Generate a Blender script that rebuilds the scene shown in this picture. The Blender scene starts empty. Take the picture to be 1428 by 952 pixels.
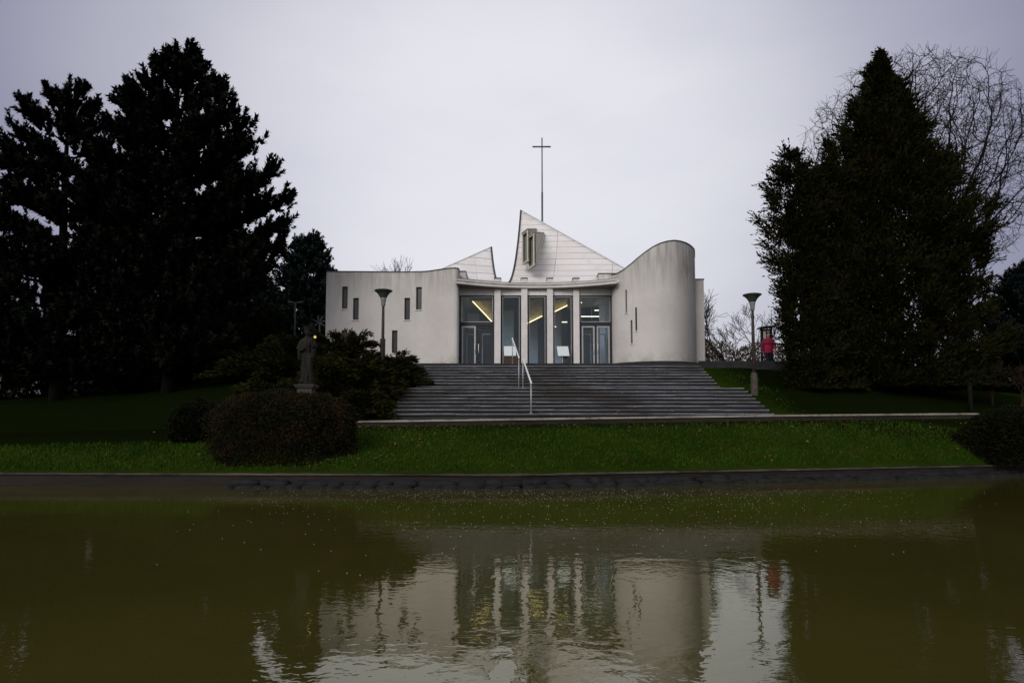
import bpy, bmesh, math, random
import numpy as np
from mathutils import Vector, Matrix, noise as mnoise

rnd = random.Random(7)
rng = np.random.default_rng(11)
PI = math.pi
scene = bpy.context.scene
col = scene.collection

# ------------------------------------------------------------------ camera
EYE = 1.3
PITCH = math.radians(4.0)
FPX = 952.0
SHIFT_PX = 61.93
cp, sp = math.cos(PITCH), math.sin(PITCH)


def at(px, py, Y):
    """photo pixel (1428x952) -> world point on the vertical plane at distance Y"""
    u = (px - 714.0) / FPX
    v = (476.0 - py + SHIFT_PX) / FPX
    dy = cp - sp * v
    t = Y / dy
    return Vector((u * t, Y, EYE + (sp + cp * v) * t))


cam_d = bpy.data.cameras.new('camera')
cam = bpy.data.objects.new('camera', cam_d)
col.objects.link(cam)
cam.location = (0, 0, EYE)
cam.rotation_euler = (PI / 2 + PITCH, 0, 0)
cam_d.sensor_width = 36.0
cam_d.lens = 36.0 * FPX / 1428.0
cam_d.shift_y = SHIFT_PX / 1428.0
cam_d.clip_end = 2000
scene.camera = cam


# ------------------------------------------------------------------ materials
def new_mat(name):
    m = bpy.data.materials.new(name)
    m.use_nodes = True
    nt = m.node_tree
    b = nt.nodes['Principled BSDF']
    return m, nt, b


def nnode(nt, t, **kw):
    n = nt.nodes.new(t)
    for k, v in kw.items():
        if hasattr(n, k):
            setattr(n, k, v)
        else:
            n.inputs[k].default_value = v
    return n


def mixc(nt, fac, a, b, mode='MIX'):
    n = nt.nodes.new('ShaderNodeMix')
    n.data_type = 'RGBA'
    n.blend_type = mode
    for i, v in ((0, fac), (6, a), (7, b)):
        if hasattr(v, 'links'):
            nt.links.new(v, n.inputs[i])
        elif isinstance(v, (int, float)):
            n.inputs[i].default_value = v
        else:
            n.inputs[i].default_value = (*v, 1)
    return n.outputs[2]


def ramp(nt, src, p0, p1, c0=(0, 0, 0), c1=(1, 1, 1)):
    r = nt.nodes.new('ShaderNodeValToRGB')
    r.color_ramp.elements[0].position = p0
    r.color_ramp.elements[1].position = p1
    r.color_ramp.elements[0].color = (*c0, 1)
    r.color_ramp.elements[1].color = (*c1, 1)
    nt.links.new(src, r.inputs[0])
    return r.outputs[0]


def noise_tex(nt, scale, vec=None, detail=4, rough=.55, dist=0.0):
    n = nt.nodes.new('ShaderNodeTexNoise')
    n.inputs['Scale'].default_value = scale
    n.inputs['Detail'].default_value = detail
    n.inputs['Roughness'].default_value = rough
    n.inputs['Distortion'].default_value = dist
    if vec is not None:
        nt.links.new(vec, n.inputs['Vector'])
    return n.outputs['Fac']


def gcoord(nt, scale=(1, 1, 1), kind='geo'):
    if kind == 'geo':
        o = nt.nodes.new('ShaderNodeNewGeometry').outputs['Position']
    else:
        o = nt.nodes.new('ShaderNodeTexCoord').outputs['Object']
    m = nt.nodes.new('ShaderNodeMapping')
    m.inputs['Scale'].default_value = scale
    nt.links.new(o, m.inputs['Vector'])
    return m.outputs[0]


def bump(nt, b, h, strength=.3, dist=.02):
    n = nt.nodes.new('ShaderNodeBump')
    n.inputs['Strength'].default_value = strength
    n.inputs['Distance'].default_value = dist
    nt.links.new(h, n.inputs['Height'])
    nt.links.new(n.outputs[0], b.inputs['Normal'])


def simple(name, c, rough=.6, metal=0.0, var=.18, scale=6.0, spec=.3):
    m, nt, b = new_mat(name)
    f = noise_tex(nt, scale, gcoord(nt))
    c0 = tuple(x * (1 - var) for x in c)
    c1 = tuple(min(1, x * (1 + var)) for x in c)
    nt.links.new(ramp(nt, f, .3, .7, c0, c1), b.inputs['Base Color'])
    b.inputs['Roughness'].default_value = rough
    b.inputs['Metallic'].default_value = metal
    b.inputs['Specular IOR Level'].default_value = spec
    return m


def mat_stucco():
    m, nt, b = new_mat('stucco')
    base = (.73, .695, .675)
    # large soft blotches, vertical streaks, fine grain
    f1 = noise_tex(nt, .55, gcoord(nt), 5, .6)
    f2 = noise_tex(nt, 1.0, gcoord(nt, (3.2, 3.2, .35)), 5, .65)
    f3 = noise_tex(nt, 22, gcoord(nt, (1, 1, 1.6)), 3, .7)
    c = mixc(nt, ramp(nt, f1, .38, .72), base, (.555, .52, .495))
    c = mixc(nt, ramp(nt, f2, .56, .90), c, (.52, .495, .475))
    c = mixc(nt, ramp(nt, f3, .35, .75), c, (.63, .59, .565))
    # soot run-off below the copings
    sep = nt.nodes.new('ShaderNodeSeparateXYZ')
    nt.links.new(gcoord(nt), sep.inputs[0])
    top = nnode(nt, 'ShaderNodeMapRange')
    top.inputs[1].default_value = 7.6
    top.inputs[2].default_value = 9.2
    nt.links.new(sep.outputs[2], top.inputs[0])
    f4 = noise_tex(nt, 1.0, gcoord(nt, (5, 5, .5)), 4, .6)
    mul = nnode(nt, 'ShaderNodeMath', operation='MULTIPLY')
    nt.links.new(ramp(nt, f4, .34, .72), mul.inputs[0])
    nt.links.new(top.outputs[0], mul.inputs[1])
    c = mixc(nt, mul.outputs[0], c, (.36, .335, .31))
    # moss / splash band at the foot
    low = nnode(nt, 'ShaderNodeMapRange')
    low.inputs[1].default_value = 5.1
    low.inputs[2].default_value = 4.4
    nt.links.new(sep.outputs[2], low.inputs[0])
    f5 = noise_tex(nt, 2.4, gcoord(nt), 4, .6)
    mul2 = nnode(nt, 'ShaderNodeMath', operation='MULTIPLY')
    nt.links.new(ramp(nt, f5, .4, .65), mul2.inputs[0])
    nt.links.new(low.outputs[0], mul2.inputs[1])
    c = mixc(nt, mul2.outputs[0], c, (.40, .36, .29))
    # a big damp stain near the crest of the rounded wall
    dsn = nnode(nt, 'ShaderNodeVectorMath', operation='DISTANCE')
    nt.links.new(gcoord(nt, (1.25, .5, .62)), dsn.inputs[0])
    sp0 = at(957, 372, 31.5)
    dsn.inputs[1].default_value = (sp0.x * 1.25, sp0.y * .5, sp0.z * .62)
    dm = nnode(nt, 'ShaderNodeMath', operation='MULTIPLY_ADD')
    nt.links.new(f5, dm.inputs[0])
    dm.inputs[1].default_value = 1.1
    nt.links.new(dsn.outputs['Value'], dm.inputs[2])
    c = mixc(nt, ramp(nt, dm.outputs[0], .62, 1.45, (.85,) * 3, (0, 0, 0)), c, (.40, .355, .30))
    nt.links.new(c, b.inputs['Base Color'])
    b.inputs['Roughness'].default_value = .9
    b.inputs['Specular IOR Level'].default_value = .15
    # rendered brick courses barely showing
    sx = nt.nodes.new('ShaderNodeTexBrick')
    vec = gcoord(nt)
    sep2 = nt.nodes.new('ShaderNodeSeparateXYZ')
    nt.links.new(vec, sep2.inputs[0])
    com = nt.nodes.new('ShaderNodeCombineXYZ')
    add = nnode(nt, 'ShaderNodeMath', operation='ADD')
    nt.links.new(sep2.outputs[0], add.inputs[0])
    nt.links.new(sep2.outputs[1], add.inputs[1])
    nt.links.new(add.outputs[0], com.inputs[0])
    nt.links.new(sep2.outputs[2], com.inputs[1])
    nt.links.new(com.outputs[0], sx.inputs['Vector'])
    sx.inputs['Scale'].default_value = 1.0
    sx.inputs['Brick Width'].default_value = .30
    sx.inputs['Row Height'].default_value = .085
    sx.inputs['Mortar Size'].default_value = .008
    sx.inputs['Mortar Smooth'].default_value = .4
    inv = nnode(nt, 'ShaderNodeMath', operation='MULTIPLY_ADD')
    nt.links.new(sx.outputs['Fac'], inv.inputs[0])
    inv.inputs[1].default_value = -.5
    nt.links.new(f3, inv.inputs[2])
    bump(nt, b, inv.outputs[0], .55, .02)
    return m


def mat_roof():
    m, nt, b = new_mat('roof_sheet')
    uv = nt.nodes.new('ShaderNodeUVMap').outputs[0]
    br = nt.nodes.new('ShaderNodeTexBrick')
    br.offset = 0.0
    br.offset_frequency = 8
    br.inputs['Scale'].default_value = 1.0
    br.inputs['Brick Width'].default_value = 8.0
    br.inputs['Row Height'].default_value = 1.0
    br.inputs['Mortar Size'].default_value = .036
    br.inputs['Mortar Smooth'].default_value = .25
    br.inputs['Color1'].default_value = (.87, .84, .835, 1)
    br.inputs['Color2'].default_value = (.80, .77, .76, 1)
    br.inputs['Mortar'].default_value = (.30, .26, .25, 1)
    nt.links.new(uv, br.inputs['Vector'])
    f = noise_tex(nt, 1.3, gcoord(nt), 5, .6)
    c = mixc(nt, ramp(nt, f, .45, .8), br.outputs['Color'], (.76, .70, .67))
    f2 = noise_tex(nt, 1.0, gcoord(nt, (4, 4, .7)), 4, .6)
    c = mixc(nt, ramp(nt, f2, .58, .85), c, (.66, .57, .53))
    nt.links.new(c, b.inputs['Base Color'])
    b.inputs['Roughness'].default_value = .55
    b.inputs['Specular IOR Level'].default_value = .25
    inv = nnode(nt, 'ShaderNodeMath', operation='MULTIPLY')
    inv.inputs[1].default_value = -1
    nt.links.new(br.outputs['Fac'], inv.inputs[0])
    bump(nt, b, inv.outputs[0], .4, .03)
    return m


def mat_glass(name, tint=(.86, .91, .95), ior=1.5):
    m, nt, b = new_mat(name)
    nt.nodes.remove(b)
    out = nt.nodes['Material Output']
    tr = nnode(nt, 'ShaderNodeBsdfTransparent')
    tr.inputs[0].default_value = (*tint, 1)
    gl = nnode(nt, 'ShaderNodeBsdfGlossy')
    gl.inputs['Roughness'].default_value = .02
    gl.inputs['Color'].default_value = (.85, .9, .95, 1)
    f = noise_tex(nt, .7, gcoord(nt), 2)
    bp = nnode(nt, 'ShaderNodeBump')
    bp.inputs['Strength'].default_value = .01
    nt.links.new(f, bp.inputs['Height'])
    nt.links.new(bp.outputs[0], gl.inputs['Normal'])
    fr = nnode(nt, 'ShaderNodeFresnel')
    fr.inputs[0].default_value = ior
    ad = nnode(nt, 'ShaderNodeMath', operation='MULTIPLY_ADD')
    nt.links.new(fr.outputs[0], ad.inputs[0])
    ad.inputs[1].default_value = 1.0
    ad.inputs[2].default_value = .0
    mx = nnode(nt, 'ShaderNodeMixShader')
    nt.links.new(ad.outputs[0], mx.inputs[0])
    nt.links.new(tr.outputs[0], mx.inputs[1])
    nt.links.new(gl.outputs[0], mx.inputs[2])
    nt.links.new(mx.outputs[0], out.inputs[0])
    return m


def mat_emit(name, c, s):
    m, nt, b = new_mat(name)
    b.inputs['Base Color'].default_value = (*c, 1)
    b.inputs['Emission Color'].default_value = (*c, 1)
    b.inputs['Emission Strength'].default_value = s
    return m


def mat_leaf(name, c0, c1, accent=None, trans=.15, nscale=.9, acc_lo=.55, acc_hi=.8):
    """needles / leaves: per-leaf random tone plus clump tone"""
    m, nt, b = new_mat(name)
    g = nt.nodes.new('ShaderNodeNewGeometry')
    f = noise_tex(nt, nscale, gcoord(nt), 4, .6)
    add = nnode(nt, 'ShaderNodeMath', operation='MULTIPLY_ADD')
    nt.links.new(g.outputs['Random Per Island'], add.inputs[0])
    add.inputs[1].default_value = .45
    nt.links.new(f, add.inputs[2])
    c = ramp(nt, add.outputs[0], .42, 1.05, c0, c1)
    if accent:
        f2 = noise_tex(nt, nscale * 1.7, gcoord(nt), 3, .6)
        c = mixc(nt, ramp(nt, f2, acc_lo, acc_hi), c, accent)
    nt.links.new(c, b.inputs['Base Color'])
    b.inputs['Roughness'].default_value = .85
    b.inputs['Specular IOR Level'].default_value = .04
    return m


def mat_bark(name, c):
    m, nt, b = new_mat(name)
    f = noise_tex(nt, 5, gcoord(nt, (2, 2, .5)), 5, .65)
    nt.links.new(ramp(nt, f, .3, .7, tuple(x * .55 for x in c), tuple(x * 1.3 for x in c)), b.inputs['Base Color'])
    b.inputs['Roughness'].default_value = .95
    b.inputs['Specular IOR Level'].default_value = .1
    bump(nt, b, f, .7, .03)
    return m


def mat_ground():
    m, nt, b = new_mat('lawn_ground')
    f1 = noise_tex(nt, .35, gcoord(nt), 5, .6)
    f2 = noise_tex(nt, 2.6, gcoord(nt), 5, .65)
    f3 = noise_tex(nt, 26, gcoord(nt, (1, .6, 1)), 3, .7)
    c = ramp(nt, f1, .35, .68, (.014, .031, .0028), (.029, .055, .005))
    c = mixc(nt, ramp(nt, f2, .48, .75), c, (.040, .038, .007))
    c = mixc(nt, ramp(nt, f3, .4, .8), c, (.008, .019, .0025))
    f4 = noise_tex(nt, .9, gcoord(nt), 4, .7)
    c = mixc(nt, ramp(nt, f4, .56, .74), c, (.026, .020, .008))
    # needle litter and soil, near-black with tree shade painted in: pines (left), thujas (right)
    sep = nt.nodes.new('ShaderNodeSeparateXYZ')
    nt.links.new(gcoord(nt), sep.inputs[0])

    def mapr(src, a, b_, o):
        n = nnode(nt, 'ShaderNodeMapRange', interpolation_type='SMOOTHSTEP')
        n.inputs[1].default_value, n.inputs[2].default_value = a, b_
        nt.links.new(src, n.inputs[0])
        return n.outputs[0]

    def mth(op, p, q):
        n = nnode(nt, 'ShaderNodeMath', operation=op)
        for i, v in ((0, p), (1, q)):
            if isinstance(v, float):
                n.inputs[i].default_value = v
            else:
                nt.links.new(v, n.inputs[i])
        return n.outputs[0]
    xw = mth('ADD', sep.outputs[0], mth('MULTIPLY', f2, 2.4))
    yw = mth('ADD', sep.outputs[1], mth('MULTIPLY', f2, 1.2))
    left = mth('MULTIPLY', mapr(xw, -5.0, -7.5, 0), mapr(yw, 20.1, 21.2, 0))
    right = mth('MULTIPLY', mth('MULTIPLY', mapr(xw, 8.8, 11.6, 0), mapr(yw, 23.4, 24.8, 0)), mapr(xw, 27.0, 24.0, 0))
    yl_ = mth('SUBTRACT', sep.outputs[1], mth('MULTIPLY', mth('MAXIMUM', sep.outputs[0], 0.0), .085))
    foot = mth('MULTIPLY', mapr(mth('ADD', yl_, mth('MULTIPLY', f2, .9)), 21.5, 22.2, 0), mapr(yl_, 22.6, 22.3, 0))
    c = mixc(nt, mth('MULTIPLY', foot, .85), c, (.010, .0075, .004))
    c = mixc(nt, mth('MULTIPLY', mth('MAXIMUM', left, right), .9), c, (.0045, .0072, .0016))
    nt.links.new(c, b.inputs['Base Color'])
    b.inputs['Roughness'].default_value = .95
    b.inputs['Specular IOR Level'].default_value = .0
    bump(nt, b, f3, .8, .05)
    return m


def mat_stone(name, c0, c1, stain, joint=None, scale=1.0, rough=.8, jw=.9, jh=.4, streak=(1, 1, 1), wear=None):
    m, nt, b = new_mat(name)
    f1 = noise_tex(nt, 1.3 * scale, gcoord(nt, streak), 5, .65)
    f2 = noise_tex(nt, 4.5 * scale, gcoord(nt, streak), 5, .7)
    f3 = noise_tex(nt, 30, gcoord(nt), 3, .7)
    c = ramp(nt, f1, .32, .7, c0, c1)
    c = mixc(nt, ramp(nt, f2, .5, .72), c, stain)
    c = mixc(nt, ramp(nt, f3, .55, .9), c, tuple(x * .5 for x in c0))
    if wear:
        f6 = noise_tex(nt, 2.2, gcoord(nt, (1.2, 1, 4)), 6, .75)
        c = mixc(nt, ramp(nt, f6, .60, .70), c, wear)
        f7 = noise_tex(nt, .35, gcoord(nt, (1, 1, 1.5)), 3, .6)
        c = mixc(nt, ramp(nt, f7, .52, .66, (0, 0, 0), (.75,) * 3), c, (.05, .042, .034))
    if joint:
        br = nt.nodes.new('ShaderNodeTexBrick')
        br.inputs['Scale'].default_value = 1
        br.inputs['Brick Width'].default_value = jw
        br.inputs['Row Height'].default_value = jh
        br.inputs['Mortar Size'].default_value = .012
        br.inputs['Color1'].default_value = (1, 1, 1, 1)
        br.inputs['Color2'].default_value = (.62, .62, .66, 1)
        br.inputs['Mortar'].default_value = (*joint, 1)
        sep = nt.nodes.new('ShaderNodeSeparateXYZ')
        nt.links.new(gcoord(nt), sep.inputs[0])
        com = nt.nodes.new('ShaderNodeCombineXYZ')
        nt.links.new(sep.outputs[0], com.inputs[0])
        nt.links.new(sep.outputs[2], com.inputs[1])
        nt.links.new(com.outputs[0], br.inputs['Vector'])
        c = mixc(nt, 1.0, c, br.outputs['Color'], 'MULTIPLY')
    nt.links.new(c, b.inputs['Base Color'])
    b.inputs['Roughness'].default_value = rough
    b.inputs['Specular IOR Level'].default_value = .25
    bump(nt, b, f2, .5, .03)
    return m


def mat_water():
    m, nt, b = new_mat('pond_water')
    nt.nodes.remove(b)
    out = nt.nodes['Material Output']
    # ripples: small chop in patches over a long low swell
    n1 = noise_tex(nt, 3.6, gcoord(nt, (1.25, 1.2, 1)), 3, .5, .4)
    n2 = noise_tex(nt, .42, gcoord(nt, (.45, 1.2, 1)), 1, .4, .5)
    n3 = noise_tex(nt, 10.0, gcoord(nt, (1, 1.4, 1)), 2, .5)
    patch = ramp(nt, noise_tex(nt, .22, gcoord(nt, (.8, 1.8, 1)), 3, .55), .45, .68, (.22,) * 3, (1, 1, 1))
    m1 = nnode(nt, 'ShaderNodeMath', operation='MULTIPLY')
    nt.links.new(n1, m1.inputs[0])
    nt.links.new(patch, m1.inputs[1])
    a1 = nnode(nt, 'ShaderNodeMath', operation='MULTIPLY_ADD')
    nt.links.new(n2, a1.inputs[0])
    a1.inputs[1].default_value = WATER_SWELL
    nt.links.new(m1.outputs[0], a1.inputs[2])
    a2 = nnode(nt, 'ShaderNodeMath', operation='MULTIPLY_ADD')
    nt.links.new(n3, a2.inputs[0])
    a2.inputs[1].default_value = .14
    nt.links.new(a1.outputs[0], a2.inputs[2])
    bp = nnode(nt, 'ShaderNodeBump')
    bp.inputs['Strength'].default_value = 1.0
    bp.inputs['Distance'].default_value = WATER_BUMP
    nt.links.new(a2.outputs[0], bp.inputs['Height'])
    df = nnode(nt, 'ShaderNodeBsdfDiffuse')
    f = noise_tex(nt, .25, gcoord(nt), 4, .6)
    nt.links.new(ramp(nt, f, .3, .7, (.050, .0440, .0090), (.066, .060, .0125)), df.inputs['Color'])
    gl = nnode(nt, 'ShaderNodeBsdfGlossy')
    gl.inputs['Roughness'].default_value = .012
    gl.inputs['Color'].default_value = (.95, .93, .80, 1)
    nt.links.new(bp.outputs[0], gl.inputs['Normal'])
    fr = nnode(nt, 'ShaderNodeFresnel')
    fr.inputs[0].default_value = 1.9
    nt.links.new(bp.outputs[0], fr.inputs['Normal'])
    mx = nnode(nt, 'ShaderNodeMixShader')
    nt.links.new(fr.outputs[0], mx.inputs[0])
    nt.links.new(df.outputs[0], mx.inputs[1])
    nt.links.new(gl.outputs[0], mx.inputs[2])
    nt.links.new(mx.outputs[0], out.inputs[0])
    return m


WATER_BUMP = .0062
WATER_SWELL = .9

M = {
    'stucco': mat_stucco(),
    'roof': mat_roof(),
    'coping': simple('coping_metal', (.055, .055, .06), .5),
    'white_sill': simple('sill_white', (.68, .67, .66), .6, var=.1),
    'dark_frame': simple('dark_frame', (.018, .02, .024), .45),
    'alu': simple('aluminium_frame', (.36, .37, .39), .45, .3, var=.1),
    'dark_glass': simple('obscured_pane', (.030, .031, .032), .25, spec=.3),
    'glass': mat_glass('clear_glass', ior=1.38),
    'pillar': simple('pillar_concrete', (.72, .685, .67), .85, var=.08, scale=3),
    'lintel_white': simple('lintel_paint', (.82, .79, .77), .8, var=.06),
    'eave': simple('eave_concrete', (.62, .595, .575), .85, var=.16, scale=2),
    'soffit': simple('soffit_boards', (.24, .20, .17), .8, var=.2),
    'dormer': simple('dormer_metal', (.44, .42, .345), .6, var=.08),
    'interior': simple('interior_plaster', (.74, .78, .86), .9, var=.06, scale=.8),
    'inner_grey': simple('interior_grey', (.46, .50, .58), .9, var=.1, scale=.8),
    'interior_dark': simple('interior_dark', (.07, .08, .09), .9, var=.2, scale=.8),
    'inner_teal': simple('interior_panel', (.46, .56, .58), .7, var=.12, scale=1.5),
    'wood': simple('ceiling_wood', (.72, .60, .40), .7, var=.25, scale=5),
    'led': mat_emit('warm_light', (1, .76, .34), 4.0),
    'led_cool': mat_emit('pale_light', (1, .93, .72), 2.2),
    'floor_in': simple('interior_floor', (.10, .085, .07), .5),
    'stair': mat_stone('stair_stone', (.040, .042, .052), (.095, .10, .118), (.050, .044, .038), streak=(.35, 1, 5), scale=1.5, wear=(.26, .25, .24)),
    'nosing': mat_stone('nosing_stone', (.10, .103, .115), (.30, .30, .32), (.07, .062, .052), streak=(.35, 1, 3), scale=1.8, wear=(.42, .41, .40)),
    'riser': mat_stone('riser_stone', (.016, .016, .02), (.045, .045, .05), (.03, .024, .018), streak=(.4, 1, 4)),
    'terrace': mat_stone('terrace_stone', (.018, .019, .021), (.042, .044, .047), (.022, .02, .018)),
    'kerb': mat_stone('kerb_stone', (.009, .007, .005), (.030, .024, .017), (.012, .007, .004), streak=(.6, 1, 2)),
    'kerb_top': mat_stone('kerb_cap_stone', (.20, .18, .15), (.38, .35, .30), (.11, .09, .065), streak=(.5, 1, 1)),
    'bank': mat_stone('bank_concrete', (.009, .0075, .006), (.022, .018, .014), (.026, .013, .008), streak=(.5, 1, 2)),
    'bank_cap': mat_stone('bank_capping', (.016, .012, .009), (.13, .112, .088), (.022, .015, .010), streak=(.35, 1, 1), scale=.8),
    'footing': mat_stone('footing_stone', (.004, .0042, .0043), (.017, .0175, .0185), (.008, .007, .006), streak=(1, 1, 1.4), scale=1.6),
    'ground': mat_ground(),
    'path': mat_stone('path_paving', (.07, .062, .055), (.12, .11, .10), (.06, .05, .04)),
    'steel': simple('brushed_steel', (.80, .80, .80), .5, .0, var=.06),
    'steel_post': simple('steel_post', (.42, .42, .43), .45, .4, var=.1),
    'lamp_green': simple('lamp_green_paint', (.05, .058, .045), .5, var=.25, scale=9),
    'lamp_glass': simple('lamp_collar', (.20, .205, .20), .45, var=.1),
    'lamp_conc': simple('lamp_concrete', (.065, .056, .046), .9, var=.3, scale=8),
    'statue': mat_stone('statue_sandstone', (.006, .0052, .004), (.022, .0185, .014), (.0045, .005, .003), scale=2.6),
    'gold': simple('gilt_metal', (.75, .55, .18), .3, .9, var=.1),
    'black_metal': simple('black_metal', (.012, .013, .014), .5),
    'poster': simple('pale_poster', (.50, .50, .46), .7, var=.15, scale=9),
    'board_white': simple('white_board', (.72, .78, .80), .5, var=.04),
    'wood_brown': simple('brown_wood', (.06, .03, .018), .6),
    'pink': simple('pink_coat', (.33, .012, .06), .8, var=.2, scale=9),
    'trouser': simple('dark_trousers', (.012, .013, .018), .9),
    'skin': simple('skin', (.42, .25, .18), .6, var=.06),
    'hair': simple('dark_hair', (.025, .018, .012), .7),
    'house_wall': simple('house_render', (.13, .13, .13), .9, var=.2, scale=1),
    'house_roof': simple('house_tiles', (.07, .03, .02), .85),
    'car_white': simple('white_car_paint', (.62, .64, .68), .25, var=.04, spec=.5),
    'tyre': simple('tyre_rubber', (.012, .012, .012), .9),
    'pine': mat_leaf('pine_needles', (.0030, .0042, .0028), (.0105, .0150, .0085), nscale=.5),
    'pine_far': mat_leaf('blue_spruce_needles', (.006, .010, .010), (.016, .025, .024), nscale=.6),
    'thuja': mat_leaf('thuja_sprays', (.0045, .0055, .0014), (.0175, .0195, .0052), accent=(.024, .016, .0045), nscale=.5),
    'thuja_hedge': mat_leaf('hedge_thuja_sprays', (.006, .009, .002), (.019, .024, .006), nscale=.7),
    'juniper': mat_leaf('juniper_sprays', (.0055, .0075, .0022), (.026, .026, .0065), accent=(.034, .022, .007), nscale=1.2),
    'round_bush': mat_leaf('bush_leaves', (.0060, .0075, .0034), (.020, .022, .010), accent=(.042, .020, .010), nscale=1.1, acc_lo=.45, acc_hi=.74),
    'dark_bush': mat_leaf('dark_shrub_leaves', (.004, .0055, .002), (.014, .017, .006), accent=(.018, .011, .006), nscale=1.0),
    'red_bush': mat_leaf('russet_shrub_leaves', (.008, .006, .003), (.024, .014, .008), nscale=1.0),
    'bark': mat_bark('pine_bark', (.009, .007, .0055)),
    'twig': mat_bark('bare_bark', (.016, .0135, .013)),
    'twig_pale': mat_bark('grey_bark', (.10, .09, .085)),
    'hedge_brown': mat_leaf('beech_hedge_twigs', (.035, .026, .016), (.11, .08, .045), nscale=1.4),
    'blade': mat_leaf('grass_blades', (.012, .030, .0022), (.036, .076, .006), accent=(.056, .052, .010), nscale=.7),
    'petal': simple('floating_petal', (.80, .80, .70), .7, var=.1),
    'water': mat_water(),
}


# ------------------------------------------------------------------ mesh helpers
def tag(o, label=None, cat=None, group=None, kind=None):
    if label: o['label'] = label
    if cat: o['category'] = cat
    if group: o['group'] = group
    if kind: o['kind'] = kind
    return o


def empty(name, loc=(0, 0, 0), label=None, cat=None, group=None):
    o = bpy.data.objects.new(name, None)
    o.empty_display_size = .2
    col.objects.link(o)
    o.location = loc
    return tag(o, label, cat, group)


def link(name, me, mat, parent=None, smooth=False):
    """meshes are authored in world space; a parent Empty keeps its own location"""
    if mat is not None:
        me.materials.append(mat)
    o = bpy.data.objects.new(name, me)
    col.objects.link(o)
    if smooth:
        me.polygons.foreach_set('use_smooth', [True] * len(me.polygons))
    if parent is not None:
        o.parent = parent
        inv = Matrix.Translation(-abs_loc(parent))
        me.transform(inv)
    return o


def abs_loc(o):
    v = Vector(o.location)
    while o.parent is not None:
        o = o.parent
        v = v + Vector(o.location)
    return v


class MB:
    def __init__(self):
        self.v = []
        self.f = []

    def add(self, vs, fs):
        n = len(self.v)
        self.v += [tuple(p) for p in vs]
        self.f += [tuple(i + n for i in q) for q in fs]
        return self

    def box(self, x0, x1, y0, y1, z0, z1):
        return self.add([(x0, y0, z0), (x1, y0, z0), (x1, y1, z0), (x0, y1, z0), (x0, y0, z1), (x1, y0, z1), (x1, y1, z1), (x0, y1, z1)],
                        [(0, 3, 2, 1), (4, 5, 6, 7), (0, 1, 5, 4), (1, 2, 6, 5), (2, 3, 7, 6), (3, 0, 4, 7)])

    def obox(self, c, ax, ay, az):
        """box from centre and three half-axis vectors"""
        c, ax, ay, az = Vector(c), Vector(ax), Vector(ay), Vector(az)
        vs = [c + sx * ax + sy * ay + sz * az for sz in (-1, 1) for sx, sy in ((-1, -1), (1, -1), (1, 1), (-1, 1))]
        return self.add(vs, [(0, 3, 2, 1), (4, 5, 6, 7), (0, 1, 5, 4), (1, 2, 6, 5), (2, 3, 7, 6), (3, 0, 4, 7)])

    def bar(self, p, q, w, h=None):
        p, q = Vector(p), Vector(q)
        h = h or w
        d = (q - p)
        L = d.length
        d.normalize()
        s = d.cross(Vector((0, 0, 1)))
        if s.length < 1e-4:
            s = Vector((1, 0, 0))
        s.normalize()
        t = s.cross(d)
        return self.obox((p + q) / 2, s * w / 2, t * h / 2, d * L / 2)

    def tube(self, pts, rad, n=8, cap=True):
        pts = [Vector(p) for p in pts]
        if isinstance(rad, (int, float)):
            rad = [rad] * len(pts)
        vs, fs = [], []
        prev = None
        for i, p in enumerate(pts):
            d = (pts[min(i + 1, len(pts) - 1)] - pts[max(i - 1, 0)])
            if d.length < 1e-9:
                d = Vector((0, 0, 1))
            d.normalize()
            if prev is None:
                s = d.cross(Vector((0, 0, 1)))
                if s.length < 1e-3:
                    s = Vector((1, 0, 0))
            else:
                s = prev - d * prev.dot(d)
                if s.length < 1e-4:
                    s = d.orthogonal()
            s.normalize()
            prev = s
            t = d.cross(s)
            for k in range(n):
                a = 2 * PI * k / n
                vs.append(p + (s * math.cos(a) + t * math.sin(a)) * rad[i])
        for i in range(len(pts) - 1):
            for k in range(n):
                a, b = i * n + k, i * n + (k + 1) % n
                fs.append((a, b, b + n, a + n))
        if cap:
            fs.append(tuple(range(n))[::-1])
            fs.append(tuple((len(pts) - 1) * n + k for k in range(n)))
        return self.add(vs, fs)

    def lathe(self, c, prof, n=24):
        vs, fs = [], []
        for r, z in prof:
            for k in range(n):
                a = 2 * PI * k / n
                vs.append((c[0] + r * math.cos(a), c[1] + r * math.sin(a), c[2] + z))
        for i in range(len(prof) - 1):
            for k in range(n):
                a, b = i * n + k, i * n + (k + 1) % n
                fs.append((a, b, b + n, a + n))
        fs.append(tuple(range(n))[::-1])
        fs.append(tuple((len(prof) - 1) * n + k for k in range(n)))
        return self.add(vs, fs)

    def prism(self, poly, z0, z1):
        """poly: plan points, counter-clockwise"""
        n = len(poly)
        vs = [(x, y, z0) for x, y in poly] + [(x, y, z1) for x, y in poly]
        fs = [tuple(range(n))[::-1], tuple(range(n, 2 * n))]
        fs += [(i, (i + 1) % n, n + (i + 1) % n, n + i) for i in range(n)]
        return self.add(vs, fs)

    def build(self, name, mat, parent=None, smooth=False, bevel=0.0):
        me = bpy.data.meshes.new(name)
        me.from_pydata(self.v, [], self.f)
        me.update()
        o = link(name, me, mat, parent, smooth)
        if bevel:
            md = o.modifiers.new('bevel', 'BEVEL')
            md.width = bevel
            md.segments = 2
            md.limit_method = 'ANGLE'
        return o


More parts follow.
